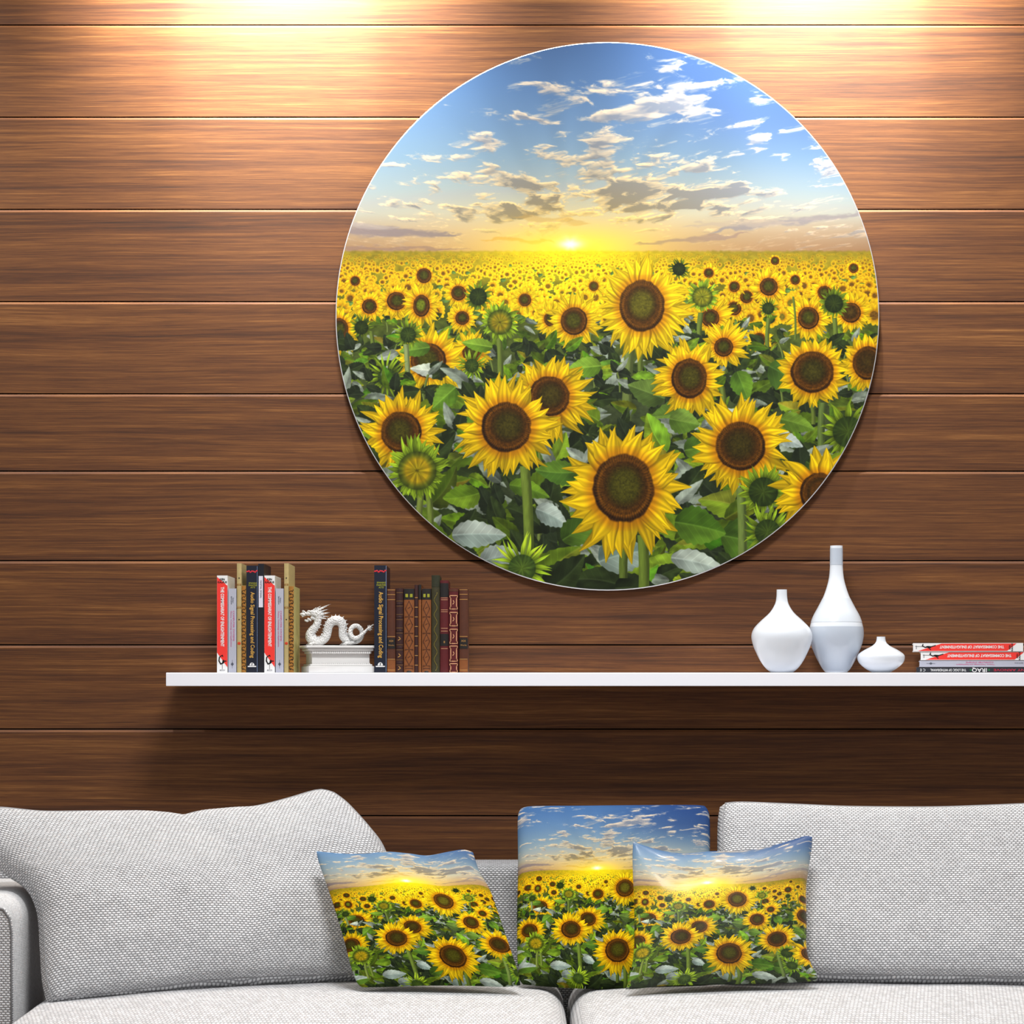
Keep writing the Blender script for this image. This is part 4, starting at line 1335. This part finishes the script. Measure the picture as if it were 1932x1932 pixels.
# legs and claws
for (X0, y) in ((420, -70), (360, 60), (1190, -60), (1130, 60)):
    mb.tube([dp(X0 + 190, 1090, y * .6 * u_), dp(X0 + 110, 1125, y * u_), dp(X0, 1130, y * 1.15 * u_)], [52 * u_, 40 * u_, 30 * u_], 10)
    el(X0 - 10, 1140, 50, 34, 40, 0, y * 1.15)
    for c_ in (-28, 0, 28):
        mb.cone(dp(X0 - 30, 1150, (y * 1.15 + c_) * u_), dp(X0 - 100, 1176, (y * 1.15 + c_ * 1.4) * u_), 18 * u_, 6, bend=(0, 0, 12 * u_))
dr = mb.build('dragon_figurine', None or M_PLAST)
rm = dr.modifiers.new('remesh', 'REMESH'); rm.mode = 'VOXEL'; rm.voxel_size = .00075; rm.use_smooth_shade = True
dg = bpy.context.evaluated_depsgraph_get(); dg.update()
me = bpy.data.meshes.new_from_object(dr.evaluated_get(dg))
dr.modifiers.clear(); dr.data = me


def porcelain_scales():
    m = bpy.data.materials.new('scaled_porcelain'); m.use_nodes = True
    nt = m.node_tree; p = nt.nodes['Principled BSDF']; L = nt.links.new
    tc = N(nt, 'ShaderNodeTexCoord'); vo = N(nt, 'ShaderNodeTexVoronoi'); vo.inputs['Scale'].default_value = 300
    L(tc.outputs['Object'], vo.inputs['Vector'])
    b = N(nt, 'ShaderNodeBump'); b.inputs['Strength'].default_value = 1.0; b.inputs['Distance'].default_value = .003; b.invert = True
    L(vo.outputs['Distance'], b.inputs['Height']); L(b.outputs[0], p.inputs['Normal'])
    p.inputs['Base Color'].default_value = srgb(214, 214, 214); p.inputs['Roughness'].default_value = .4; p.inputs['Specular IOR Level'].default_value = .4
    return m


dr.data.materials.clear(); dr.data.materials.append(porcelain_scales())
lo = min(v.co.z for v in dr.data.vertices)
dr.location = (pc.x, PYY - .006, ZS + .0003 + ZP(1180) - lo)
tag(dr, 'white porcelain dragon figurine with a looped body standing on the plinth', 'figurine')

# ================================================================ sofa
M_WEAVE = weave_material('coarse_basket_weave', .0088, .0047, (246, 246, 248), (164, 164, 167))
M_SEATW = weave_material('ribbed_seat_weave', .0075, .016, (220, 220, 222), (178, 178, 181), depth=.0012, contrast=.6, shear=.08)
M_PLAIN = weave_material('fine_sofa_cloth', .0035, .0035, (224, 224, 225), (196, 196, 198), depth=.0005, contrast=.5)
M_PIPE = mat('grey_piping', (120, 120, 122), .9, .1)


def rounded_box(name, x0, x1, y0, y1, z0, z1, r, material, parent=None, nx=24, ny=24, nz=10, crown=0.0, front_bulge=0.0, wob=0.0):
    c = Vector(((x0 + x1) / 2, (y0 + y1) / 2, (z0 + z1) / 2)); h = Vector(((x1 - x0) / 2, (y1 - y0) / 2, (z1 - z0) / 2))
    bm = bmesh.new(); verts = {}; uvl = bm.loops.layers.uv.new('UVMap')
    def pt(p):
        q = Vector([max(-h[i] + r, min(h[i] - r, p[i])) for i in range(3)])
        d = p - q
        s = q + (d.normalized() * r if d.length > 1e-9 else Vector((0, 0, 0)))
        a = max(0, 1 - (s.x / h.x) ** 2); b = max(0, 1 - (s.y / h.y) ** 2); g = max(0, 1 - (s.z / h.z) ** 2)
        if s.z > 0: s.z += crown * (a ** .6) * (b ** .6)
        if s.y < 0: s.y -= front_bulge * (a ** .5) * (g ** .5)
        if wob: s.z += wob * mnoise.noise(Vector((p.x * 7 + x0, p.y * 9, 2.3)))
        return c + s
    def get(p):
        k = (round(p.x, 5), round(p.y, 5), round(p.z, 5))
        if k not in verts: verts[k] = bm.verts.new(pt(p))
        return verts[k]
    def samples(hh, n):
        rr_ = min(r, hh * .98); e = [-hh + rr_ * (1 - math.cos(math.pi / 2 * i / 5)) for i in range(6)]
        mid_ = [-hh + rr_ + (2 * hh - 2 * rr_) * i / n for i in range(1, n)]
        return e + mid_ + [-q for q in reversed(e)]
    sx, sy, sz = samples(h.x, nx), samples(h.y, ny), samples(h.z, nz)
    def face(pts, uv):
        try: f = bm.faces.new([get(Vector(p)) for p in pts])
        except ValueError: return
        f.smooth = True
        for l, q in zip(f.loops, uv): l[uvl].uv = q
    def sheet(A, B, mk, fl):
        for i in range(len(A) - 1):
            for j in range(len(B) - 1):
                q = [(A[i], B[j]), (A[i + 1], B[j]), (A[i + 1], B[j + 1]), (A[i], B[j + 1])]
                if fl: q = q[::-1]
                face([mk(a, b) for a, b in q], q)
    sheet(sx, sy, lambda a, b: (a, b, h.z), False); sheet(sx, sy, lambda a, b: (a, b, -h.z), True)
    sheet(sx, sz, lambda a, b: (a, -h.y, b), False); sheet(sx, sz, lambda a, b: (a, h.y, b), True)
    sheet(sy, sz, lambda a, b: (h.x, a, b), False); sheet(sy, sz, lambda a, b: (-h.x, a, b), True)
    bmesh.ops.recalc_face_normals(bm, faces=bm.faces)
    me = bpy.data.meshes.new(name); bm.to_mesh(me); bm.free(); me.materials.append(material)
    return link(bpy.data.objects.new(name, me), parent)


sofa = thing('sofa', 'light grey woven fabric sofa standing against the plank wall', 'sofa', (0, 0, 0))
rounded_box('backrest', -1.34, 1.75, -.165, -.03, .14, .644, .022, M_WEAVE, sofa, nx=60, ny=6, nz=24)
rounded_box('base', -1.03, 1.75, -.93, -.17, .07, .262, .02, M_PLAIN, sofa, nx=50, ny=16, nz=8)
arm = rounded_box('armrest', -1.34, -.982, -.60, -.17, .07, .617, .05, M_PLAIN, sofa, nx=14, ny=16, nz=24)
# front panel of the arm: coarse weave inside a piped seam
pa = [(-1.30, .10), (-.996, .10), (-.996, .545), (-1.0, .572), (-1.012, .59), (-1.04, .598), (-1.26, .598), (-1.295, .588), (-1.30, .555)]
pan = MB().prism(pa, -.606, -.590)
po = pan.build('front_panel', M_WEAVE, arm)
lay = po.data.uv_layers.new(name='UVMap')
for l in po.data.loops:
    q = po.data.vertices[l.vertex_index].co; lay.data[l.index].uv = (q.x, q.z)
MB().loop_tube([(x, -.606, z) for x, z in pa], .0022).build('piping', M_PIPE, arm, smooth=True)
for (x, y) in ((-1.25, -.5), (1.65, -.85), (-1.25, -.1), (1.65, -.1), (-.9, -.85)):
    MB().tube([(x, y, -.0195), (x, y, .075)], [.018, .024], 16).build('foot', mat('dark_foot', (40, 34, 30), .5, .4), sofa)

sl_ = rounded_box('seat_cushion', -.976, .112, -.955, -.175, .264, .397, .055, M_SEATW, None, nx=40, ny=30, nz=6, crown=.024, front_bulge=.02, wob=.002)
tag(sl_, 'wide light grey seat cushion left of the dark seam', 'cushion', 'seat cushions of the sofa')
sr_ = rounded_box('seat_cushion', .120, 1.30, -.955, -.175, .264, .397, .055, M_SEATW, None, nx=40, ny=30, nz=6, crown=.024, front_bulge=.02, wob=.002)
tag(sr_, 'wide light grey seat cushion right of the dark seam', 'cushion', 'seat cushions of the sofa')


# ---------------------------------------------------------------- loose cushions: four traced edges, real depth and thickness
def resample(pts, n):
    P_ = np.array([q for q in catmull(pts, 8)], float)
    d = np.r_[0, np.cumsum(np.hypot(*np.diff(P_, axis=0).T))]
    t = np.linspace(0, d[-1], n)
    return np.stack([np.interp(t, d, P_[:, 0]), np.interp(t, d, P_[:, 1])], 1)


def cushion(name, label, top, bottom, left, right, Yc, T, gusset, material, group, nu=56, nv=46, crop=None, p=(2.6, .62), wob=.004, seam=None, mats=None, flatp=False):
    tp = resample(top, nu + 1); bt = resample(bottom, nu + 1); lf = resample(left, nv + 1); rt = resample(right, nv + 1)
    u = np.linspace(0, 1, nu + 1)[:, None, None]; v = np.linspace(0, 1, nv + 1)[None, :, None]
    Pq = ((1 - v) * tp[:, None] + v * bt[:, None] + (1 - u) * lf[None] + u * rt[None]
          - ((1 - u) * (1 - v) * tp[0] + u * (1 - v) * tp[-1] + (1 - u) * v * bt[0] + u * v * bt[-1]))
    u = u[..., 0]; v = v[..., 0]
    Y = (1 - u) * (1 - v) * Yc[0] + u * (1 - v) * Yc[1] + (1 - u) * v * Yc[2] + u * v * Yc[3]
    k = S * (D + Y) / D
    P3 = np.stack([(Pq[..., 0] - 966) * k, Y + 0 * k, ZE + (ROW - Pq[..., 1]) * k], -1)
    du = np.gradient(P3, axis=0); dv = np.gradient(P3, axis=1)
    nrm = np.cross(du, dv); nrm /= np.linalg.norm(nrm, axis=-1, keepdims=True) + 1e-12
    nm = nrm.mean((0, 1)); nm /= np.linalg.norm(nm)
    if nm[1] < 0: nm = -nm; nrm = -nrm                    # away from the camera
    b = np.maximum(1 - np.abs(2 * u - 1) ** p[0], 0) ** p[1] * np.maximum(1 - np.abs(2 * v - 1) ** p[0], 0) ** p[1]
    wv = np.array([[mnoise.fractal(Vector((P3[i, j, 0] * 9, 3.1, P3[i, j, 2] * 9)), 1.0, 2.0, 3) for j in range(nv + 1)] for i in range(nu + 1)])
    hgt = gusset / 2 + T * b + wob * wv * b
    front = P3 - nm * hgt[..., None]; back = P3 + nm * (gusset / 2 + T * b)[..., None]
    org = P3.mean((0, 1)); org[2] = P3[..., 2].min()
    nA = (nu + 1) * (nv + 1)
    verts = np.concatenate([(front - org).reshape(-1, 3), (back - org).reshape(-1, 3)])
    idx = lambda i, j: i * (nv + 1) + j
    faces = []; fm = []
    for i in range(nu):
        for j in range(nv):
            a, b_, c, d = idx(i, j), idx(i, j + 1), idx(i + 1, j + 1), idx(i + 1, j)
            faces.append((a, b_, c, d)); faces.append((nA + a, nA + d, nA + c, nA + b_))
    ringi = [idx(i, 0) for i in range(nu)] + [idx(nu, j) for j in range(nv)] + [idx(i, nv) for i in range(nu, 0, -1)] + [idx(0, j) for j in range(nv, 0, -1)]
    cen = (P3.reshape(-1, 3) - org).mean(0)
    # gusset: one middle ring, bulged outwards
    R_ = len(ringi); base = len(verts); midv = []
    for q in ringi:
        m_ = (verts[q] + verts[nA + q]) / 2
        d = m_ - cen; d /= np.linalg.norm(d) + 1e-9
        midv.append(m_ + d * gusset * .16)
    verts = np.concatenate([verts, np.array(midv)])
    for q in range(R_):
        a, b_ = ringi[q], ringi[(q + 1) % R_]; c, d = base + q, base + (q + 1) % R_
        faces.append((a, b_, d, c)); faces.append((c, d, nA + b_, nA + a))
    wm = np.linalg.norm(P3[-1, nv // 2] - P3[0, nv // 2]); hm = np.linalg.norm(P3[nu // 2, -1] - P3[nu // 2, 0])
    if crop:
        u0, u1, v0, v1 = crop
        uv = np.stack([(u0 + (u1 - u0) * u + 0 * v), 1 - (v0 + (v1 - v0) * v) + 0 * u], -1).reshape(-1, 2)
        uvm = uv[ringi]
    else:
        # metric, measured along the cloth
        su = np.r_[np.zeros((1, nv + 1)), np.cumsum(np.linalg.norm(np.diff(front, axis=0), axis=-1), 0)]
        sv = np.c_[np.zeros((nu + 1, 1)), np.cumsum(np.linalg.norm(np.diff(front, axis=1), axis=-1), 1)]
        su = su - su[nu // 2][None]; sv = sv - sv[:, nv // 2][:, None]
        uv = np.stack([su, -sv], -1).reshape(-1, 2)
        uvm = uv[ringi] * (1 + gusset * .8)
    uvs = np.concatenate([uv, uv, uvm])
    root = thing(name, label, 'cushion', tuple(org), 0, group)
    o = mesh_obj('cover', verts, faces, material, root, smooth=True, uvs=uvs)
    weld = bmesh.new(); weld.from_mesh(o.data); bmesh.ops.recalc_face_normals(weld, faces=weld.faces); weld.to_mesh(o.data); weld.free()
    if seam:
        pts = [verts[q] + (verts[q] - cen) * .0 - nm * .0006 for q in ringi]
        MB().loop_tube(pts, seam[0], 6).build('seam', seam[1], root, smooth=True)
    return root


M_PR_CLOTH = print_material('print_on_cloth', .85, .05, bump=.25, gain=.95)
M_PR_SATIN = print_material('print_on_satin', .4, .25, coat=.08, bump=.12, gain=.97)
M_STITCH = mat('grey_seam', (150, 150, 152), .9, .1)
cushion('back_cushion', 'big slumped light grey back cushion leaning on the armrest', [(-62, 1536), (0, 1534), (75, 1541), (150, 1541), (250, 1541), (310, 1545), (338, 1549), (372, 1541), (420, 1537), (480, 1531), (540, 1516), (580, 1504), (604, 1500), (626, 1506)],
        [(96, 1893), (200, 1884), (300, 1870), (400, 1858), (500, 1852), (600, 1849), (708, 1846)],
        [(-62, 1536), (-40, 1590), (8, 1638), (50, 1668), (76, 1718), (82, 1790), (86, 1850), (96, 1893)],
        [(626, 1506), (652, 1526), (692, 1570), (720, 1610), (742, 1680), (742, 1780), (708, 1846)],
        (-.44, -.20, -.60, -.375), .055, .05, M_WEAVE, 'back cushions of the sofa', p=(3.2, .5), wob=.008, seam=(.0013, M_STITCH))
cushion('back_cushion', 'boxy upright light grey back cushion at the right end of the sofa', [(1366, 1526), (1400, 1524), (1500, 1528), (1600, 1532), (1750, 1533), (1850, 1530), (1960, 1526), (2100, 1524), (2230, 1528)],
        [(1368, 1842), (1500, 1846), (1650, 1848), (1800, 1850), (1950, 1853), (2230, 1856)],
        [(1366, 1526), (1362, 1560), (1362, 1640), (1364, 1740), (1368, 1842)],
        [(2230, 1528), (2236, 1640), (2234, 1760), (2230, 1856)],
        (-.25, -.25, -.42, -.42), .042, .06, M_WEAVE, 'back cushions of the sofa', p=(4.0, .5), seam=(.0013, M_STITCH))
GP = 'sunflower print pillows on the sofa'
cushion('printed_pillow', 'square sunflower print pillow in the middle, standing over the seat seam', [(983, 1528), (1004, 1523), (1100, 1522), (1200, 1521), (1316, 1521), (1333, 1527)],
        [(988, 1856), (1060, 1862), (1150, 1865), (1220, 1863), (1332, 1857)],
        [(983, 1528), (978, 1548), (979, 1640), (977, 1740), (979, 1835), (988, 1856)],
        [(1333, 1527), (1338, 1548), (1338, 1640), (1338, 1760), (1338, 1838), (1332, 1857)],
        (-.26, -.26, -.43, -.43), .030, .012, M_PR_CLOTH, GP, crop=(.066, .966, .0, 1.0), p=(4.0, .6))
cushion('printed_pillow', 'slanted sunflower print pillow leaning against the slumped left cushion', [(598, 1607), (640, 1611), (682, 1612), (730, 1608), (770, 1611), (806, 1615), (846, 1608), (874, 1604), (892, 1609)],
        [(684, 1862), (740, 1861), (800, 1859), (880, 1859), (950, 1861), (981, 1858)],
        [(598, 1607), (603, 1630), (625, 1692), (648, 1766), (662, 1820), (674, 1853), (684, 1862)],
        [(892, 1609), (904, 1645), (924, 1680), (945, 1740), (962, 1790), (977, 1835), (981, 1858)],
        (-.44, -.42, -.565, -.545), .042, .006, M_PR_CLOTH, GP, crop=(.10, .79, .145, .96), p=(2.6, .7))
cushion('printed_pillow', 'shiny sunflower print pillow with pointed corners before the right back cushion', [(1195, 1589), (1215, 1596), (1250, 1606), (1290, 1611), (1340, 1607), (1400, 1606), (1450, 1598), (1500, 1584), (1520, 1578), (1532, 1580)],
        [(1181, 1866), (1200, 1865), (1260, 1859), (1350, 1857), (1440, 1855), (1500, 1853), (1539, 1850)],
        [(1195, 1589), (1194, 1620), (1196, 1680), (1198, 1740), (1196, 1800), (1188, 1845), (1181, 1866)],
        [(1532, 1580), (1531, 1600), (1525, 1640), (1520, 1680), (1521, 1740), (1521, 1790), (1530, 1820), (1541, 1840), (1539, 1850)],
        (-.43, -.42, -.56, -.54), .046, .006, M_PR_SATIN, GP, crop=(.113, .886, .12, .985), p=(2.6, .7))

# fine ornament that is too small to pick apart stays one part per book
for o in list(bpy.data.objects):
    if o.name.split('.')[0] in STUFF:
        o['kind'] = 'stuff'
